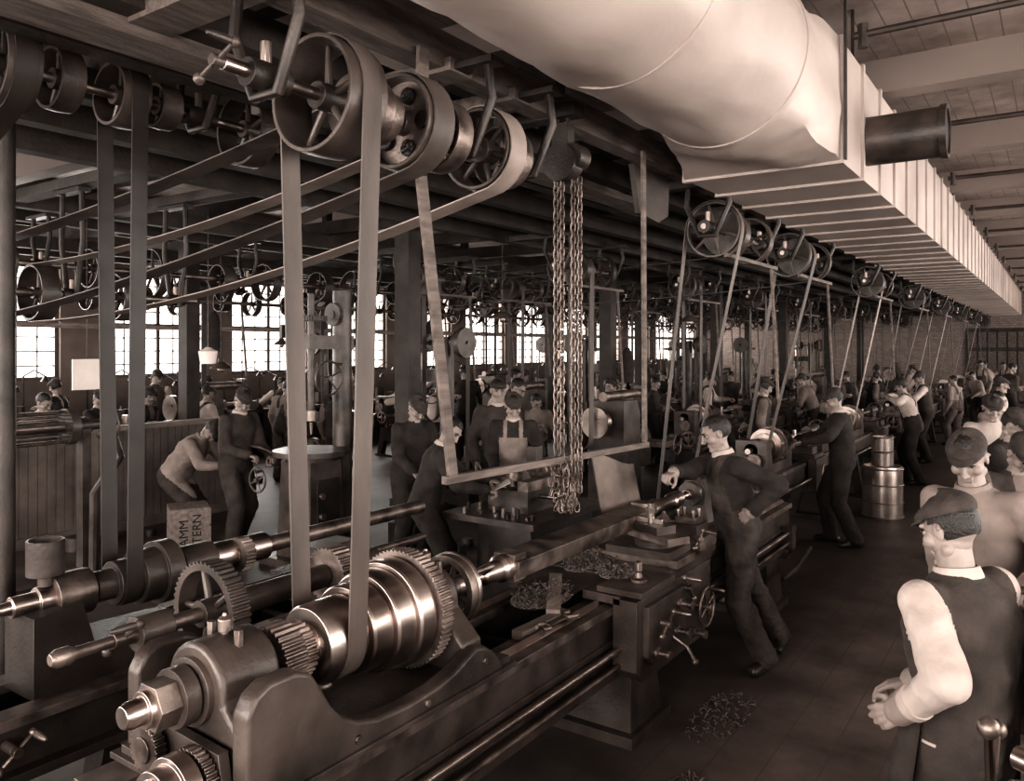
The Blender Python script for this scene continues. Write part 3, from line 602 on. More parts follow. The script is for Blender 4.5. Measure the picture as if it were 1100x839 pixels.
m.bx(LX-.2,LX+.24,3.0,3.5,.71,.86,IRON); m.bx(LX-.1,LX+.1,3.1,3.4,.86,1.0,IRON2); m.handwheel((LX+.34,3.2,.74),(1,0,0),.13,STEEL2)
m.rev((LX,1.66,LZ+.06),(0,0,1),[(0,.03),(.04,.03),(.05,.075),(.2,.075),(.2,.065),(.07,.065)],IRON2,24)
for y in (1.2,1.35): m.box((LX,y,.73),(.5,.06,.04),IRON2)
for k in range(12):
    x=LX+random.uniform(-.2,.22); m.cyl((x,.8+k*.06,.71),(x,.8+k*.06,.71+random.uniform(.02,.09)),.02,random.choice([STEEL2,IRON2]),n=8)
m.crank((LX+.34,1.4,.62),(1,0,0),.08,STEEL2,.7); m.cyl((LX+.25,1.4,.62),(LX+.33,1.4,.62),.02,STEEL2)
m.obj('speed_lathe',bevel=.003)
m=MB(); m.belt((LX,3.33),.15,(LX,LZ),.103,2.0,.075,BELTD,.008); m.obj('drive_belt')
m=MB(); m.cyl((LX,1.2,3.33),(LX,3.0,3.33),.024,STEEL,n=12)
for y,r,w in ((1.5,.2,.13),(1.72,.14,.1),(2.0,.148,.13),(2.2,.11,.1),(2.7,.2,.12)): m.pulley((LX,y,3.33),Yd,r,w,IRON2,ns=5)
hanger(m,LX,1.35,3.33,3.6); hanger(m,LX,2.4,3.33,3.6); m.bx(LX-.4,LX+.3,1.25,1.45,3.56,3.64,WOOD); m.bx(LX-.4,LX+.3,2.3,2.5,3.56,3.64,WOOD); m.obj('overhead_countershaft')
m=MB(); m.belt((LX,3.33),.203,(-6.5,2.58),.2,1.5,.09,BELTD,.007,.09); m.obj('drive_belt')
# ------------------------------------------------------------------ boring machine
m=MB(); bx,by=-6.2,5.4
m.bx(bx-.38,bx+.38,by-.34,by+.34,0,.08,IRON2); m.box((bx,by,.55),(.5,.46,.96),IRON2,top=(.86,.86)); m.cyl((bx,by,1.02),(bx,by,1.08),.26,IRON2,n=40); m.cyl((bx,by,1.08),(bx,by,1.13),.38,IRON2,n=48)
m.bx(bx+.22,bx+.26,by-.14,by+.14,.35,.85,IRON); 
for z in (.3,.5,.7): m.cyl((bx+.24,by-.1,z),(bx+.3,by-.1,z),.03,STEEL2,n=12)
m.cyl((bx,by+.42,.0),(bx,by+.42,2.75),.10,IRON2,n=20); m.bx(bx-.09,bx+.09,by-.1,by+.5,2.14,2.28,IRON2)
m.cyl((bx,by,1.45),(bx,by,2.7),.035,IRON2,n=14); m.rev((bx,by,1.28),(0,0,1),[(0,.01),(.12,.02),(.14,.05),(.24,.05)],STEEL2,16); m.gear((bx,by,2.45),(0,0,1),.16,.05,40,IRON2); m.gear((bx,by+.3,2.5),Yd,.12,.05,30,IRON2)
m.handwheel((bx+.2,by+.05,1.85),(1,0,0),.17,IRON2,5); m.handwheel((bx-.3,by-.42,.85),(0,-1,0),.12,IRON2); m.crank((bx-.44,by,.95),(-1,0,0),.14,STEEL2)
for z in (1.4,1.6,1.9): m.cyl((bx-.06,by+.1,z),(bx-.06,by+.1,z+.1),.045,IRON2,n=14)
m.tube([(bx-.38,by-.1,1.05),(bx-.6,by-.15,1.12),(bx-.78,by-.2,1.14)],.014,STEEL2); m.obj('vertical_boring_machine')
m=MB(); bx,by=-3.75,5.55
m.prism([(bx-.3,0),(bx+.3,0),(bx+.26,.75),(bx-.26,.75)],'Y',by-.25,by+.75,IRON); m.bx(bx-.45,bx+.45,by-.5,by+.7,.75,.80,IRON2); m.bx(bx-.2,bx+.2,by-.2,by+.2,.80,.98,IRON2); m.bx(bx-.24,bx-.12,by-.2,by+.2,.98,1.06,STEEL2); m.bx(bx+.1,bx+.2,by-.2,by+.2,.98,1.06,STEEL2)
m.cyl((bx+.2,by,.92),(bx+.42,by,.92),.018,STEEL); m.handwheel((bx+.44,by,.92),(1,0,0),.1,STEEL2); m.cyl((bx-.02,by-.1,1.0),(bx-.02,by-.1,1.13),.05,STEEL2); m.bx(bx-.1,bx+.1,by+.3,by+.9,1.0,1.16,IRON2); m.bx(bx-.15,bx+.15,by+.4,by+.75,.8,1.0,IRON); m.cyl((bx,by+.25,1.08),(bx,by+.35,1.08),.09,STEEL2)
m.handwheel((bx+.36,by-.3,.5),(1,0,0),.13,STEEL2); m.bx(bx-.05,bx+.05,by+.16,by+.26,1.08,1.3,IRON2)
for k in range(14): 
    x=bx+random.uniform(-.4,.4); y=by+random.uniform(-.45,-.25); m.cyl((x,y,.80),(x,y,.80+random.uniform(.02,.08)),.018,random.choice([STEEL2,IRON,TIN]),n=8)
m.obj('shaping_machine')
m=MB(); a=V((-7.6,3.0,1.42)); m.cyl(a,a+V((0,.08,0)),.17,IRON2,n=32); m.cyl(a+V((0,.67,0)),a+V((0,.75,0)),.17,IRON2,n=32); m.cyl(a-V((0,.2,0)),a+V((0,1.1,0)),.05,STEEL2)
for k in range(22): q=k*math.pi/11; m.cyl(a+V((.15*math.cos(q),.04,.15*math.sin(q))),a+V((.15*math.cos(q),.7,.15*math.sin(q))),.007,STEEL2,n=6)
for y in (2.9,3.85): m.bx(-7.66,-7.54,y-.04,y+.04,.0,1.4,IRON2); m.cyl((-7.6,y-.06,1.42),(-7.6,y+.06,1.42),.07,IRON2)
m.tube([(-7.4,3.9,1.35),(-7.25,3.95,1.3),(-7.15,3.95,1.15),(-7.3,3.9,.95),(-7.4,3.85,.8),(-7.42,3.85,0)],.045,IRON2); m.handwheel((-7.5,4.05,1.42),Yd,.16,IRON2,5,.012); m.bx(-7.8,-7.3,2.8,4.0,0,.08,IRON2); m.obj('wire_winding_machine')
m=MB(); y=3.3
while y<6.7: m.box((-9.1,y,.6),(.035,.085,1.16),BEAD); y+=.095
m.bx(-9.12,-9.09,3.25,6.7,.02,1.18,BEAD); m.bx(-9.16,-9.02,3.2,6.75,1.18,1.24,WOODL); m.bx(-9.14,-9.05,3.25,6.7,0,.12,BEAD); m.obj('beadboard_partition')
m=MB(); m.bx(-9.7,-9.25,3.4,6.2,1.0,1.06,WOOD)
for y in (3.5,6.1):
    for x in (-9.62,-9.33): m.bx(x-.04,x+.04,y-.04,y+.04,0,1.0,WOODD)
for k in range(40): 
    x=-9.47+random.uniform(-.18,.18); y=3.45+k*.067; m.cyl((x,y,1.06),(x,y,1.06+random.uniform(.06,.28)),random.uniform(.015,.05),random.choice([STEEL2,IRON2,TIN,IRON]),n=10)
m.obj('workbench')
def bench():
    m=MB(); m.bx(-.4,.4,-1.1,1.1,.86,.93,WOOD)
    for y in (-1,0,1):
        for x in (-.33,.33): m.bx(x-.04,x+.04,y-.04,y+.04,0,.86,WOODD)
    m.bx(-.35,.35,-1.05,1.05,.2,.24,WOODD)
    for y in (-.6,.55): m.bx(.2,.42,y-.08,y+.08,.93,1.1,IRON2); m.bx(.42,.5,y-.09,y+.09,.98,1.12,IRON2); m.cyl((.4,y,1.0),(.62,y,1.0),.015,STEEL); m.cyl((.6,y-.1,1.0),(.6,y+.1,1.0),.008,STEEL,n=8)
    for k in range(14): 
        x=random.uniform(-.3,.1); m.cyl((x,-1+k*.15,.93),(x,-1+k*.15,.93+random.uniform(.05,.3)),random.uniform(.015,.06),random.choice([STEEL2,IRON,TIN]),n=10)
    for k in range(5): y=-.9+k*.42; z=1.5+random.uniform(-.1,.2); m.cyl((-.3,y,.93),(-.3,y,z),.015,IRON,n=8); m.tube([(-.3,y,z),(-.15,y+.1,z+.1),(.0,y+.2,z)],.012,IRON,6); m.rev((.0,y+.2,z-.08),(0,0,1),[(0,.07),(.05,.04),(.09,.015)],IRON2,12)
    return m.mesh('vise_bench')
VB=bench()
for y in (2.5,5.2,7.9,10.6,13.3,16,18.7,21.4,24.1,26.8,29.5,32): place(VB,'vise_bench',(-13.4,y,0))
m=MB(); m.bx(-.18,.18,-.2,.2,.0,.56,WOODL)
for z in (.03,.21,.39): m.bx(-.19,.19,-.21,.21,z,z+.165,WOODL)
cr=m.obj('wooden_crate',(-7.25,4.72,0),R(62))
def textchild(parent,body,size,M,mat,name):
    cu=bpy.data.curves.new(name,'FONT'); cu.body=body; cu.size=size; cu.extrude=.001; cu.align_x='CENTER'; cu.align_y='CENTER'; cu.materials.append(mat)
    o=bpy.data.objects.new(name,cu); sc.collection.objects.link(o); o.parent=parent; o.matrix_local=M; return o
textchild(cr,'HAMM\nARTERN',.12,Matrix.Translation((0,-.2135,.28))@Matrix.Rotation(R(90),4,'X')@Matrix.Rotation(R(90),4,'Z'),INK,'stencilled_lettering')
m=MB()
m.rev((-1.86,11,0),(0,0,1),[(0,.24),(.63,.24),(.65,.235),(.65,.22),(.62,.22)],TIN,36)
for z in (.02,.2,.42,.62): m.torus((-1.86,11,z),(0,0,1),.243,.010,TIN,36,6)
for z in (.65,.84): m.rev((-1.86,11,z),(0,0,1),[(0,.13),(.17,.13),(.18,.12),(.16,.12)],TIN,28); m.torus((-1.86,11,z+.17),(0,0,1),.13,.008,TIN,28,6)
m.obj('tin_drum_stack')
def lamp(x,y,z):
    m=MB(); m.cyl((0,0,.12),(0,0,3.39-z),.005,IRON,n=6); m.rev((0,0,0),(0,0,1),[(0,.13),(.03,.11),(.08,.04),(.13,.025)],IRON2,24); m.ball((0,0,-.01),.04,BRASS); m.obj('pendant_lamp',(x,y,z))
for x,y,z in ((-7.6,7.5,2.35),(-8.4,5.9,1.9),(-5.4,7.6,2.5),(-4.05,10,2.5),(-10.6,8.6,2.2),(-11.4,11,2.2)): lamp(x,y,z)
m=MB(); m.rev((0,0,0),(0,0,1),[(0,.14),(.2,.15),(.5,.13),(.62,.09),(.7,.03)],COATD,14); m.cyl((0,0,.68),(0,0,1.0),.01,IRON)
cm=m.mesh('hanging_coat')
for x,y,z in ((-9.7,6.7,2.1),(-9.7,11.3,2.1),(-5.62,11.3,1.6)): place(cm,'hanging_coat',(x,y,z),scale=(.8,.7,.8))
m=MB(); m.bx(-7.36,-7.34,3.62,3.88,1.77,2.05,PAPER); m.cyl((-7.35,3.75,2.05),(-7.35,3.75,3.4),.004,IRON,n=6); m.obj('hanging_notice_card')
m=MB(); m.rev((-6.75,4.6,2.0),(0,0,1),[(0,.07),(.12,.09),(.14,.05),(.16,.02)],PAPER,20); m.cyl((-6.75,4.6,2.15),(-6.75,4.6,3.5),.005,IRON,n=6); m.obj('pendant_lamp')
m=MB(); m.bx(-12.3,-12.2,1,34,2.45,2.52,WOODL); 
y=2
while y<34: m.bx(-12.28,-12.22,y-.03,y+.03,2.45,4.2,WOODD); y+=3
m.obj('trim_3')
m=MB()
for k in range(90):
    x,y=random.choice([(-3.1,random.uniform(2.5,8)),(-5.2,random.uniform(3,9)),(-8.6,random.uniform(3,7)),(-3.6,random.uniform(8,30)),(-5.9,random.uniform(8,30)),(-8.9,random.uniform(8,30))]); x+=random.uniform(-.2,.2); s=random.uniform(.04,.12)
    if k%3: m.cyl((x,y,0),(x,y,s*1.3),s,random.choice([IRON,STEEL2,IRON2]),n=14)
    else: m.box((x,y,s),(s*2,s*3,s*2),random.choice([WOOD,IRON2,WOODD]),rot=Matrix.Rotation(random.random(),3,'Z'))
m.obj('castings_and_scrap')
# ------------------------------------------------------------------ people
def remesh(mb,voxel,smooth=4,name='tmp'):
    me=mb.mesh(name); o=bpy.data.objects.new(name,me); tsc.collection.objects.link(o)
    r=o.modifiers.new('r','REMESH'); r.mode='VOXEL'; r.voxel_size=voxel; r.use_smooth_shade=True
    if smooth: s=o.modifiers.new('s','SMOOTH'); s.iterations=smooth; s.factor=.5
    vl=tsc.view_layers[0]; vl.update(); dg=vl.depsgraph; ev=o.evaluated_get(dg)
    out=bpy.data.meshes.new_from_object(ev,depsgraph=dg); bpy.data.objects.remove(o); out.materials.clear(); return out
def caps(m,p0,p1,r0,r1,n=14):
    p0=V(p0);p1=V(p1);a=p1-p0;L=a.length
    if L<1e-4: m.ball(p0,r0,SKIN); return
    pr=[]
    for k in range(6): t=-math.pi/2+math.pi/2*k/5; pr.append((r0*math.sin(t),r0*math.cos(t)))
    for k in range(6): t=math.pi/2*k/5; pr.append((L+r1*math.sin(t),r1*math.cos(t)))
    m.rev(p0,a,pr,SKIN,n)
def head_mesh():
    m=MB(); m.ball((0,-.012,.028),(.074,.094,.088),SKIN,24,16); m.ball((0,.012,-.02),(.062,.075,.075),SKIN,24,16); m.ball((0,.03,-.062),(.048,.05,.042),SKIN,20,12)
    caps(m,(-.014,.074,-.092),(.014,.074,-.092),.019,.019); caps(m,(0,.088,.022),(0,.106,-.018),.009,.012); m.ball((0,.112,-.022),(.012,.012,.010),SKIN); 
    for s in (-1,1):
        m.ball((s*.013,.100,-.026),(.009,.010,.008),SKIN); caps(m,(s*.012,.083,.036),(s*.046,.069,.036),.011,.009); m.ball((s*.044,.055,-.018),(.024,.028,.026),SKIN)
        m.ball((s*.076,-.008,.0),(.008,.019,.031),SKIN); caps(m,(s*.078,-.018,.02),(s*.086,-.02,.012),.006,.007); caps(m,(s*.05,.0,-.06),(s*.02,.05,-.09),.020,.02)
    caps(m,(-.018,.083,-.053),(.018,.083,-.053),.0068,.0068); caps(m,(-.014,.083,-.064),(.014,.083,-.064),.0078,.0078)
    me=remesh(m,.0042,2,'head'); me.materials.append(SKIN); return me
HEAD=head_mesh()
def face_bits():
    m=MB()
    for s in (-1,1):
        m.ball((s*.031,.073,.012),(.0135,.010,.0085),EYEW,12,8); m.ball((s*.031,.0805,.012),(.0065,.004,.0065),EYED,10,6)
        m.tube([(s*.014,.096,.034),(s*.032,.092,.040),(s*.050,.078,.035)],[.003,.006,.003],HAIR,6)
        m.tube([(s*.018,.084,.018),(s*.031,.087,.021),(s*.045,.079,.018)],.0035,HAIR,6)
    m.tube([(-.020,.087,-.0585),(0,.0925,-.058),(.020,.087,-.0585)],.0020,SKIN,6)
    return m.mesh('eyes_and_brows')
FACE=face_bits()
def hair_mesh():
    m=MB(); vs=[];fs=[];n,k=32,22
    for j in range(k+1):
        t=math.pi*j/k
        for i in range(n):
            a=2*math.pi*i/n; d=V((math.sin(t)*math.cos(a),math.sin(t)*math.sin(a),math.cos(t))); fx=noise.noise(d*5)*.005
            vs.append(V((0,-.014,.030))+V((d.x*(.079+fx),d.y*(.100+fx),d.z*(.094+fx))))
    for j in range(k):
        for i in range(n):
            q=[j*n+i,(j+1)*n+i,(j+1)*n+(i+1)%n,j*n+(i+1)%n]; c=sum((vs[x] for x in q),V((0,0,0)))/4
            if (c.y>.03 and c.z<.080) or (c.y>-.015 and c.z<.035) or c.z<-.03: continue
            fs.append(q)
    m.add(vs,fs,HAIR); me=m.mesh('hair'); return me
HAIRM=hair_mesh()
def cap_mesh():
    m=MB(); vs=[];fs=[];n,k=32,10
    for j in range(k+1):
        t=j/k
        for i in range(n):
            a=2*math.pi*i/n; bul=1+.13*math.sin(t*math.pi)**.8 if t<1 else 1; r=math.cos(t*math.pi/2)**.55*bul; f=.012*max(0,math.sin(a))*math.sin(t*math.pi)
            vs.append(V((.084*r*math.cos(a),-.012+.104*r*math.sin(a)+f,.050+.076*t-.020*t*math.sin(a)+.003*math.sin(a*5)*math.sin(t*3))))
    for j in range(k):
        for i in range(n): fs.append((j*n+i,j*n+(i+1)%n,(j+1)*n+(i+1)%n,(j+1)*n+i))
    fs.append(tuple(range(n))); m.add(vs,fs,CAPM)
    vs=[];N=14
    for lay in (0,.006):
        for i in range(N+1):
            a=R(25)+R(130)*i/N; c,s=math.cos(a),math.sin(a); vs.append(V((.083*c,-.012+.100*s,.060+lay))); vs.append(V((.086*c,-.012+.103*s+.042*max(0,s-.35)/.65,.050+lay-.006)))
    q=2*(N+1); fs=[]
    for i in range(N): b=2*i; fs+=[(b,b+1,b+3,b+2),(q+b,q+b+2,q+b+3,q+b+1),(b+1,q+b+1,q+b+3,b+3)]
    m.add(vs,fs,CAPM); m.ball((0,-.012,.126),.008,CAPM)
    return m.mesh('flat_cap')
CAP=cap_mesh()
def hand_mesh(c1,c2,c3,thc,name):
    m=MB(); kn=[(-.031,.083,.0),(-.010,.090,.003),(.011,.087,.001),(.030,.078,-.003)]; ln=[(.036,.024,.020),(.041,.027,.021),(.037,.025,.020),(.029,.019,.018)]
    for i,k in enumerate(kn): caps(m,(k[0]*.55,.008,0),k,.016,.0115,10)
    caps(m,(-.02,.03,-.002),(.02,.03,-.002),.014,.013,10)
    for i,k in enumerate(kn):
        p=V(k); a=0; sp=(k[0])*1.2
        for L,c,r0,r1 in zip(ln[i],(c1,c2,c3),(.0098,.0088,.0080),(.0088,.0080,.0070)):
            a-=R(c+i*3); d=V((sp*(1 if c1<40 else .3),math.cos(a),math.sin(a))).normalized(); q=p+d*L; caps(m,p,q,r0,r1,10); p=q
    p=V((-.02,.022,-.006))
    for d,L,r0,r1 in ((V((-.65,.7,-.25-thc)),.045,.015,.0125),(V((-.35,.9,-.3-thc)),.032,.0115,.0100),(V((.05+thc*.5,.95,-.25-thc)),.026,.0100,.0085)):
        q=p+d.normalized()*L; caps(m,p,q,r0,r1,10); p=q
    me=remesh(m,.0038,2,name); me.materials.append(SKIN); return me
HREL=hand_mesh(18,26,14,.05,'hand_relaxed'); HGRIP=hand_mesh(55,70,40,.45,'hand_grip'); HFLAT=hand_mesh(12,12,8,.1,'hand_flat')
def ik(a,b,l1,l2,pole):
    a=V(a);b=V(b);d=b-a;D=min(d.length,(l1+l2)*.995); u=d.normalized(); b=a+u*D
    x=(l1*l1-l2*l2+D*D)/(2*D); h=math.sqrt(max(0,l1*l1-x*x)); p=V(pole); p=p-u*p.dot(u); p=p.normalized() if p.length>1e-5 else V((0,0,1)); return a+u*x+p*h,b
TOR=[(-.11,.115,.10),(-.05,.168,.128),(0,.180,.135),(.12,.163,.125),(.25,.168,.126),(.37,.188,.132),(.44,.172,.115),(.49,.115,.085),(.53,.065,.062)]
def body(P,voxel=.016,name='body'):
    hip=V(P.get('hip',(0,0,.93))); u=V(P.get('spine',(0,.03,1))).normalized(); tw=P.get('twist',0)
    rt=V((math.cos(tw),math.sin(tw),0)); rt=(rt-u*rt.dot(u)).normalized(); fw=u.cross(rt); rt=fw.cross(u)
    hrt=V((1,0,0)); k=P.get('fat',1.)
    sh={s:hip+u*.455+rt*s*.178 for s in (-1,1)}; nb=hip+u*.50; hd=V(P.get('neck',(0,.1,1))).normalized(); hc=nb+u*.045+hd*.115
    m=MB(); vs=[];fs=[];n=24
    for t,w,d in TOR:
        c=hip+u*t
        for i in range(n): a=2*math.pi*i/n; ca,sa=math.cos(a),math.sin(a); vs.append(c+rt*(w*k*math.copysign(abs(ca)**.85,ca))+fw*(d*k*math.copysign(abs(sa)**.85,sa)))
    for q in range(len(TOR)-1):
        for i in range(n): j=(i+1)%n; fs.append((q*n+i,q*n+j,(q+1)*n+j,(q+1)*n+i))
    fs.append(tuple(range(n-1,-1,-1))); fs.append(tuple((len(TOR)-1)*n+i for i in range(n))); m.add(vs,fs,SKIN)
    segs=[]
    def S(a,b,ra,rb,lab): caps(m,a,b,ra,rb); segs.append((V(a),V(b),ra,rb,lab))
    S(nb,hc-hd*.05,.058,.054,'neck'); hands=[]
    for s,nm in ((-1,'L'),(1,'R')):
        S(nb-u*.055+rt*s*.05,sh[s],.062,.064,'torso')
        tgt=P.get('hand'+nm); 
        if tgt is None: tgt=sh[s]+V((s*.06,.06,-.50))
        e,w=ik(sh[s],tgt,.285,.255,P.get('elbow'+nm,(s*.5,-1,-.3)))
        S(sh[s],e,.066*k,.060,'uarm'); S(e,w,.058,.040,'farm'); hands.append((s,e,w))
        hp=hip+hrt*s*.09-V((0,0,.02)); an=V(P.get('foot'+nm,(s*.11,0,.09))); kn,an=ik(hp,an,.435,.43,P.get('knee'+nm,(s*.15,1,0)))
        S(hp,kn,.105*k,.086,'thigh'); S(kn,an,.085,.078,'shin')
        td=V(P.get('toe'+nm,(s*.25,1,0))).normalized()
        S(an-td*.05+V((0,0,-.045)),an+td*.15+V((0,0,-.052)),.042,.036,'foot'); S(an,an+V((0,0,-.03)),.046,.05,'foot')
    me=remesh(m,voxel,3,name)
    cen=np.empty(len(me.polygons)*3); me.polygons.foreach_get('center',cen); cen=cen.reshape(-1,3); nor=np.empty(len(me.polygons)*3); me.polygons.foreach_get('normal',nor); nor=nor.reshape(-1,3)
    amp=P.get('fold',.010)
    nv=len(me.vertices); co_=np.empty(nv*3); me.vertices.foreach_get('co',co_); co_=co_.reshape(-1,3); vn=np.empty(nv*3); me.vertex_normals.foreach_get('vector',vn); vn=vn.reshape(-1,3)
    ff=np.empty(nv)
    for i,(x,y,z) in enumerate(co_.tolist()):
        ff[i]=noise.noise((x*7,y*7,z*6))+1.1*(.5-abs(noise.noise((x*9+7,y*9,z*15+3))))
    tv=(co_-np.array(hip))@np.array(u); ff*=np.clip((.53-tv)/.1,0.,1.)
    me.vertices.foreach_set('co',(co_+vn*(amp*ff)[:,None]).ravel())
    mats=[P.get('shirt',COATD),P.get('trousers',COATD),BOOT,SKIN,P.get('bib',DENIM)]
    for q in mats: me.materials.append(q)
    ua=np.array(u);ra=np.array(rt);fa=np.array(fw); rel=cen-np.array(hip); tt=rel@ua; xx=rel@ra; yy=rel@fa
    W=np.interp(tt,[a[0] for a in TOR],[a[1] for a in TOR])*k;D_=np.interp(tt,[a[0] for a in TOR],[a[2] for a in TOR])*k
    td=(np.sqrt((xx/W)**2+(yy/D_)**2)-1)*np.minimum(W,D_)+np.maximum(0,np.maximum(tt-.53,-.11-tt)); st=P.get('style','plain')
    tl=np.where(tt<P.get('waist',.07),1,0)
    fr=nor@fa
    if st=='overalls':
        tl=np.where((tt<.16),1,tl); tl=np.where((yy>.02)&(tt<.34)&(np.abs(xx)<.135),4,tl); tl=np.where((tt>=.30)&(np.abs(np.abs(xx)-.085)<.024),4,tl); tl=np.where((yy<0)&(tt<.36)&(np.abs(xx)<.02+.25*np.maximum(0,.36-tt)),4,tl)
    if st=='vest': tl=np.where((tt>=P.get('waist',.07)-.02)&(np.abs(xx)<.19)&~((yy>0)&(tt>.33)&(np.abs(xx)<.05)),4,tl)
    if st=='apron': tl=np.where((yy>.03)&(tt<.36)&(np.abs(xx)<.14),4,tl); tl=np.where((tt>=.34)&(np.abs(np.abs(xx)-.075)<.018),4,tl)
    best=td; lab=tl
    roll=P.get('roll',1.)
    for a,b,r0,r1,l in segs:
        a=np.array(a);b=np.array(b);ab=b-a;t=np.clip(((cen-a)@ab)/(ab@ab),0,1); dd=np.linalg.norm(cen-(a+t[:,None]*ab),axis=1)-(r0+(r1-r0)*t)
        if l=='neck': L=np.where(tt>.51,3,tl)
        elif l=='torso': L=np.where((tl==4),4,0)
        elif l=='uarm': L=np.where((tl==4)&(tt>.40)&(np.abs(xx)<.178),4,0)
        elif l=='farm': L=np.where(t>roll,3,0)
        elif l in('thigh','shin'): L=np.ones(len(cen),int); L=np.where((fr>.2),4,1) if (st=='apron' and l=='thigh') else L
        else: L=np.full(len(cen),2)
        if l in('thigh',): L=np.where(tt>-.06,tl,L)
        c=dd<best; best=np.where(c,dd,best); lab=np.where(c,L,lab)
    me.polygons.foreach_set('material_index',lab.astype(np.int32)); me.polygons.foreach_set('use_smooth',[True]*len(me.polygons)); me.update()
    cm_=None
    if voxel<.0165: # collar band and cuffs
        q=MB(); sh_=WHITE if P.get('shirt') in (WHITE,COATD,VEST) else P.get('shirt',COATD); ca=(hd*.6+u*.4).normalized()
        q.rev(nb+u*.012,ca,[(0,.070),(.0,.078),(.035,.068),(.036,.061)],sh_,28,True)
        for s,e,w in hands:
            d=(w-e).normalized(); c=e+(w-e)*min(roll,.97); r=.058+(.040-.058)*min(roll,.97)
            q.rev(c,d,[(-.028,r+.002),(-.026,r+.010),(.004,r+.009),(.006,r-.002)],P.get('shirt',COATD),24,True)
        cm_=q.mesh('collar_and_cuffs')
    return me,dict(hc=hc,hd=hd,hands=hands,hip=hip,fw=fw,trim=cm_)
def orient(d,palm):
    y=V(d).normalized(); z=-V(palm); z=(z-y*z.dot(y)); z=z.normalized() if z.length>1e-4 else V((0,0,1)); x=y.cross(z); return Matrix((x,y,z)).transposed()
def dress(o,info,P):
    look=P.get('look',0.); pit=P.get('pitch',0.); up=info['hd']
    f=V((-math.sin(look),math.cos(look),0)); f=(f-up*f.dot(up)).normalized(); rgt=f.cross(up); M=Matrix((rgt,f,up)).transposed()@Matrix.Rotation(pit,3,'X')
    def ch(me,nm,loc,M3,scl=(1,1,1)):
        c=bpy.data.objects.new(nm,me); sc.collection.objects.link(c); c.parent=o; c.matrix_local=Matrix.Translation(loc)@M3.to_4x4()@Matrix.Diagonal((*scl,1)); return c
    hs=P.get('hs',(1,1,1))
    ch(HEAD,'head',info['hc'],M,hs); ch(FACE,'face_details',info['hc'],M,hs); ch(HAIRM,'hair',info['hc'],M,hs)
    if info.get('trim'): ch(info['trim'],'collar_and_cuffs',V((0,0,0)),Matrix.Identity(3))
    if P.get('cap',True): ch(CAP,'flat_cap',info['hc'],M,hs)
    for s,e,w in info['hands']:
        nm='R' if s>0 else 'L'; hm=P.get('hm'+nm,HREL); d=P.get('hdir'+nm,(w-e)); palm=P.get('palm'+nm,(-s,0,0) if P.get('hand'+nm) is None else (0,0,-1))
        dn=V(d).normalized(); ch(hm,'hand_'+nm,w-dn*.005,orient(dn,palm),(s,1,1))
def person(name,x,y,face,P,voxel=.016,scale=1.):
    f=V((face[0],face[1],0)).normalized(); rz=math.atan2(-f.x,f.y)
    Mi=Matrix.Rotation(-rz,4,'Z')@Matrix.Translation((-x,-y,0)); P=dict(P)
    for k_ in ('handL','handR','footL','footR','hip'):
        if 'w_'+k_ in P: P[k_]=(Mi@V(P['w_'+k_]))/scale
    for k_ in ('spine','elbowL','elbowR','hdirL','hdirR','palmL','palmR','toeL','toeR','kneeL','kneeR','neck'):
        if 'w_'+k_ in P: P[k_]=Mi.to_3x3()@V(P['w_'+k_])
    me,info=body(P,voxel,name); o=place(me,name,(x,y,0),rz,scale=(scale,)*3); dress(o,info,P); return o
def apron_child(o,hz,w=.2,length=.62,mat=APRON,hy=0.):
    m=MB(); vs=[];fs=[];A,B=20,12
    for lay in (0,.006):
        for j in range(B+1):
            for i in range(A+1):
                a=R(-85)+R(170)*i/A; t=j/B; r=.195+.08*t; q=1+.07*math.sin(a*7+1)*t
                vs.append(V((r*1.05*math.sin(a)*q,hy+(r*.86*math.cos(a)+lay)*q+.03*t,hz+.1-length*t)))
    q=(A+1)*(B+1)
    for l in (0,1):
        for j in range(B):
            for i in range(A): a=l*q+j*(A+1)+i; fs.append((a,a+1,a+A+2,a+A+1))
    m.add(vs,fs,mat); return m.obj('apron',parent=o)
person('machinist_in_overalls',-1.72,5.36,(-.78,-.62),dict(
 w_hip=(-1.80,5.30,.93),w_spine=(-.16,-.13,1),twist=R(8),w_neck=(-.30,-.18,1),look=R(-8),pitch=R(-6),
 w_handR=(-2.10,4.56,1.33),w_elbowR=(-.3,.3,-1),w_hdirR=(-.25,-1,-.2),w_palmR=(0,0,-1),hmR=HGRIP,
 w_handL=(-1.66,5.14,1.08),w_elbowL=(1,.25,.25),w_hdirL=(-.6,.1,-.5),w_palmL=(-.3,.8,-.4),hmL=HREL,
 w_footL=(-1.62,5.30,.09),w_toeL=(-.2,-1,0),w_footR=(-1.62,5.68,.09),w_toeR=(.3,-1,0),
 shirt=COATD,trousers=DENIM,bib=DENIM,style='overalls',cap=False,roll=.97,fold=.013),.010)
person('machinist_in_dark_coat',-1.95,9.15,(-1,-.35),dict(spine=(0,.08,1),neck=(0,.35,1),pitch=R(-15),handL=(-.28,.42,1.15),handR=(.2,.45,1.12),hmR=HGRIP,hmL=HREL,elbowL=(-1,-.5,-.5),shirt=COATD,trousers=COATD,footL=(-.1,-.12,.09),footR=(.12,.1,.09)),.014)
person('machinist_in_white_sleeves',-2.05,16.6,(-1,-.3),dict(spine=(0,.15,1),neck=(0,.3,1),pitch=R(-15),handL=(-.3,.5,1.15),handR=(.3,.5,1.1),shirt=WHITE,trousers=COATD,bib=VEST,style='vest',hmR=HGRIP),.02)
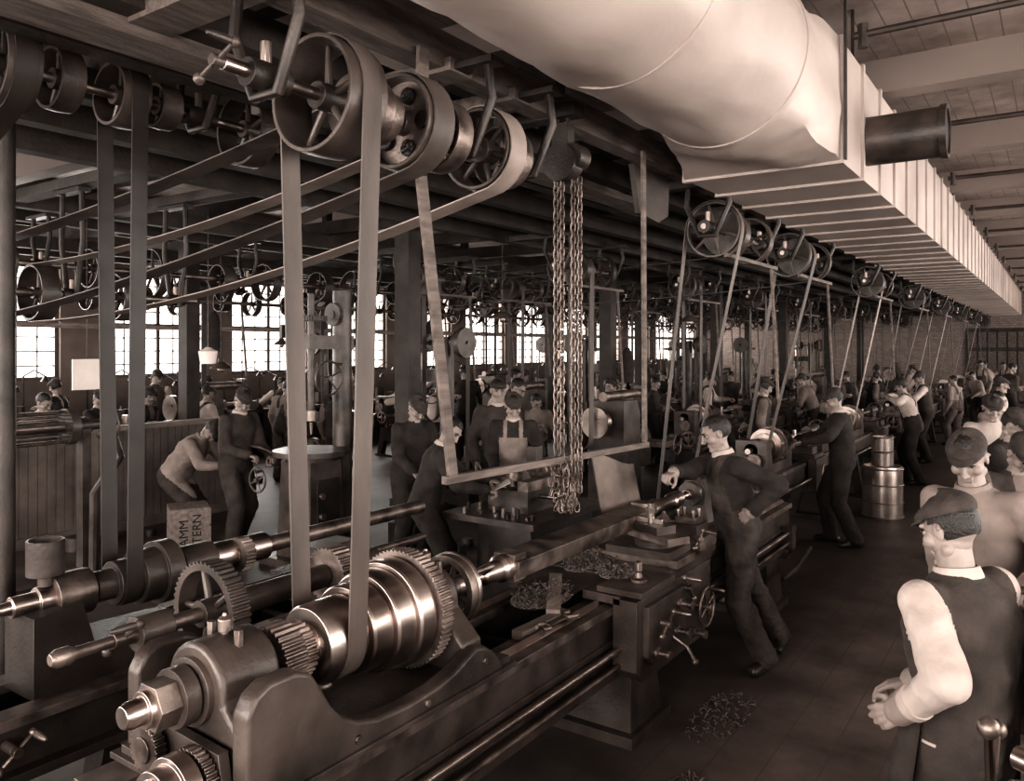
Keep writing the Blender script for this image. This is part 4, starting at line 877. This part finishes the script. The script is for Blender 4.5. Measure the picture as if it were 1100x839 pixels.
# right foreground
o=person('machinist_in_vest_and_cap',-.235,2.90,(-.86,.50),dict(spine=(0,.08,1),neck=(0,.22,1),look=R(2),pitch=R(-12),w_handL=(-.40,2.68,1.04),w_elbowL=(.55,-1,-.3),w_hdirL=(-.75,.3,-.5),w_palmL=(.2,.9,-.2),hmL=HREL,w_handR=(-.42,3.05,1.0),shirt=WHITE,trousers=VEST,bib=VEST,style='vest',roll=.72,fat=1.08,waist=.02,fold=.010,hs=(.94,.94,.97)),.0085,.985)
apron_child(o,.95)
o=person('machinist_at_turret_lathe',-.27,4.35,(-.35,-.93),dict(w_spine=(-.12,-.14,1),neck=(0,.30,1),look=R(12),pitch=R(-14),w_handL=(-.12,3.95,1.15),w_handR=(-.42,3.95,1.12),hmL=HGRIP,hmR=HGRIP,shirt=LITES,trousers=COATD,bib=VEST,style='plain',roll=.8,hs=(.94,.94,1)),.011,1.04)
person('machinist_in_dark_coat',-.44,7.1,(.95,-.3),dict(spine=(0,.22,1),neck=(0,.45,1),pitch=R(-20),handL=(-.2,.5,1.05),handR=(.2,.5,1.05),shirt=COATD,trousers=COATD),.018)
person('machinist_in_vest',-.32,5.8,(.5,-.8),dict(spine=(-.1,.25,1),neck=(0,.5,1),pitch=R(-20),handL=(-.2,.45,1.0),handR=(.2,.45,1.0),shirt=GREYS,trousers=COATD,bib=VEST,style='vest'),.018,.97)
person('machinist_in_white_cap',-.56,8.9,(.3,-.95),dict(spine=(0,.15,1),neck=(0,.3,1),pitch=R(-8),handL=(-.2,.45,1.05),handR=(.2,.45,1.05),shirt=WHITE,trousers=GREYS,style='apron',bib=WHITE),.02)
person('machinist_in_white_cap',-.7,11.2,(.8,-.6),dict(spine=(0,.15,1),neck=(0,.3,1),handL=(-.2,.45,1.05),handR=(.2,.45,1.05),shirt=LITES,trousers=GREYS,cap=False),.022,.96)
person('machinist_in_white_cap',-.8,14.,(.8,.2),dict(spine=(0,.1,1),neck=(0,.2,1),shirt=WHITE,trousers=COATD),.022)
# left group
person('apprentice_bending_over',-7.72,4.95,(.82,.45),dict(hip=(0,-.1,.82),spine=(0,.62,.8),neck=(0,1,.6),pitch=R(-25),handL=(-.15,.62,.95),handR=(.2,.6,.95),elbowL=(-.5,-.2,-1),shirt=LITES,trousers=VEST,footL=(-.12,-.1,.09),footR=(.12,.05,.09),waist=.02,fold=.016,fat=1.12),.013,.97)
person('machinist_turning_handle',-7.08,5.15,(.95,.1),dict(spine=(0,.12,1),neck=(0,.40,1),pitch=R(-15),look=R(-25),handL=(-.12,.36,1.02),handR=(.14,.34,1.05),hmL=HGRIP,hmR=HGRIP,elbowR=(.7,-.8,-.4),shirt=VEST,trousers=VEST,footL=(-.1,-.1,.09),footR=(.14,.1,.09)),.014,1.02)
o=person('machinist_in_apron',-4.45,6.45,(.55,-.84),dict(spine=(0,.08,1),neck=(0,.3,1),pitch=R(-12),look=R(10),handL=(-.22,.42,1.08),handR=(.16,.34,1.0),hmL=HGRIP,hmR=HGRIP,shirt=COATD,trousers=GREYS,bib=LITES,style='apron'),.013); apron_child(o,.93,mat=LITES)
person('machinist_in_dark_coat',-5.0,6.95,(.7,-.7),dict(spine=(0,.02,1),neck=(0,.12,1),shirt=VEST,trousers=COATD,scale=1),.016,1.06)
o=person('foreman_reading_drawing',-4.25,4.95,(.8,.6),dict(hip=(0,-.05,.9),spine=(0,.32,1),neck=(0,.65,1),pitch=R(-12),look=R(-30),handL=(-.10,.50,1.08),handR=(.16,.48,1.04),hmL=HFLAT,hmR=HGRIP,shirt=COATD,trousers=COATD,cap=False),.013,.97)
m=MB(); m.box((.02,.60,1.06),(.24,.18,.004),PAPER,rot=Matrix.Rotation(R(25),3,'X')); m.obj('drawing_sheet',parent=o)
person('machinist_in_dark_coat',-5.25,5.8,(.7,-.2),dict(spine=(0,.2,1),neck=(0,.4,1),pitch=R(-20),handL=(-.2,.4,1.0),handR=(.2,.42,1.0),shirt=COATD,trousers=COATD),.018)
o=person('man_in_white_dustcoat',-6.0,11.9,(.3,-1),dict(spine=(0,.02,1),shirt=WHITE,trousers=WHITE,bib=WHITE),.02); apron_child(o,.93,mat=WHITE)
pool=[]
defs=[(COATD,COATD,'plain',VEST),(WHITE,COATD,'vest',VEST),(LITES,GREYS,'overalls',DENIM),(GREYS,COATD,'apron',LITES),(VEST,COATD,'plain',VEST),(WHITE,COATD,'overalls',DENIM),(GREYS,VEST,'vest',COATD),(LITES,COATD,'plain',VEST),(COATD,GREYS,'apron',WHITE)]
hp=[((-.22,.40,1.05),(.2,.43,1.02)),((-.3,.48,1.2),(.15,.35,.98)),(None,(.2,.5,1.3)),((-.2,.45,1.1),None),((.05,.28,1.15),(.0,.30,1.10)),((-.25,.35,1.4),(.2,.4,1.1)),(None,None),((-.3,.42,1.0),(.3,.42,1.0)),((-.15,.3,.95),(.3,.45,1.25))]
for i,(sh,tr,stl,bb) in enumerate(defs):
    P=dict(spine=((-.06,.0,.07)[i%3],(.05,.28,.15,.4)[i%4],1),neck=((.0,.1,-.1)[i%3],.3,1),pitch=R((-14,-22,-4)[i%3]),look=R((-25,0,35,12)[i%4]),shirt=sh,trousers=tr,style=stl,bib=bb,cap=i not in(2,4,7),hmL=HGRIP,hmR=HGRIP if i%2 else HREL,fat=(1,1.1,.95,1.15)[i%4],roll=(1,.5,.6)[i%3],footL=(-.14,-.12 if i%2 else .1,.09),footR=(.13,.1 if i%2 else -.08,.09))
    if hp[i][0]: P['handL']=hp[i][0]
    if hp[i][1]: P['handR']=hp[i][1]
    pool.append((P,)+body(P,.02,'worker'))
spots=[(-10.4,5.4,-.9),(-10.5,6.1,-1.4),(-10.4,6.9,-.4),(-10.2,8.3,.6),(-10.3,4.6,-1.8),(-12.4,4.9,1.5),(-12.4,5.9,1.7),(-12.4,7.4,1.2),(-12.4,8.7,2),(-12.4,10.1,1.6),(-12.4,12.2,1.5),(-9.3,11.9,.2),(-9.3,8.6,.2),(-7.9,9.2,-1.4),(-7.9,11.4,-1.6),(-6.0,9.2,-2.2),(-6.1,13.3,-1.6),(-5.4,10.2,-1.5),(-5.6,8.1,-1.0),(-3.9,12.6,1.4),(-5.4,13.9,-1.5),(-3.9,15.9,1.6),(-5.4,17,-1.5),(-3.9,19.2,1.5),(-1.9,13.9,1.9),(-1.85,19.8,.8),(-1.7,24.0,2.2),(-1.9,27.5,3.0),(-1.8,30,1.5),(-1.0,22.5,-1.3),(-3.9,22.5,1.5),(-7.8,14.6,-1.6),(-9.4,14.4,1.3),(-7.8,17.5,-1.6),(-3.4,10.8,-1.6),(-3.4,14.6,-1.6),(-3.4,18.8,-1.6),(-8.9,9.9,.5),(-1.5,31.5,2.8),(-8.7,12.9,.6),(-6.0,17.2,.8),(-5.8,19.6,-.7),(-12.4,15,1.5),(-12.4,17.4,1.4),(-8.8,16,.3),(-3.4,23,-1.6)]
order=[0,1,4,2,6,3,8,7,5]
for i,(x,y,a) in enumerate(spots):
    P,me,info=pool[order[(i*4+i//9)%9]]; s=random.uniform(.90,1.05); o=place(me,'shop_worker',(x,y,0),a+random.uniform(-.5,.5),scale=(s*random.uniform(.95,1.08),s,s)); dress(o,info,P)
bpy.data.scenes.remove(tsc)
# ------------------------------------------------------------------ lights
def area(name,loc,rot,sx,sy,p,col=(1,.96,.91)):
    l=bpy.data.lights.new(name,'AREA'); l.shape='RECTANGLE'; l.size=sx; l.size_y=sy; l.energy=p; l.color=col
    o=bpy.data.objects.new(name,l); sc.collection.objects.link(o); o.location=loc; o.rotation_euler=rot
area('daylight_left',(XL-.9,16,2.7),(R(90),0,R(-90)),40,2.6,4200)
area('daylight_right',(XR+.9,14,2.6),(R(90),0,R(90)),38,3.4,3900)
area('daylight_back',(-4,Y0-.9,2.6),(R(90),0,0),19,3.4,2900)
w=bpy.data.worlds.new('overcast_sky'); sc.world=w; w.use_nodes=True; bg=w.node_tree.nodes['Background']; bg.inputs[0].default_value=(1,.96,.92,1); bg.inputs[1].default_value=2.
# ------------------------------------------------------------------ camera
cam=bpy.data.cameras.new('camera'); co=bpy.data.objects.new('camera',cam); sc.collection.objects.link(co); sc.camera=co
co.location=(0,0,2.16); co.rotation_euler=(R(90),0,R(34.7)); cam.sensor_width=36; cam.lens=27.8; cam.shift_y=-.0423; cam.clip_end=200
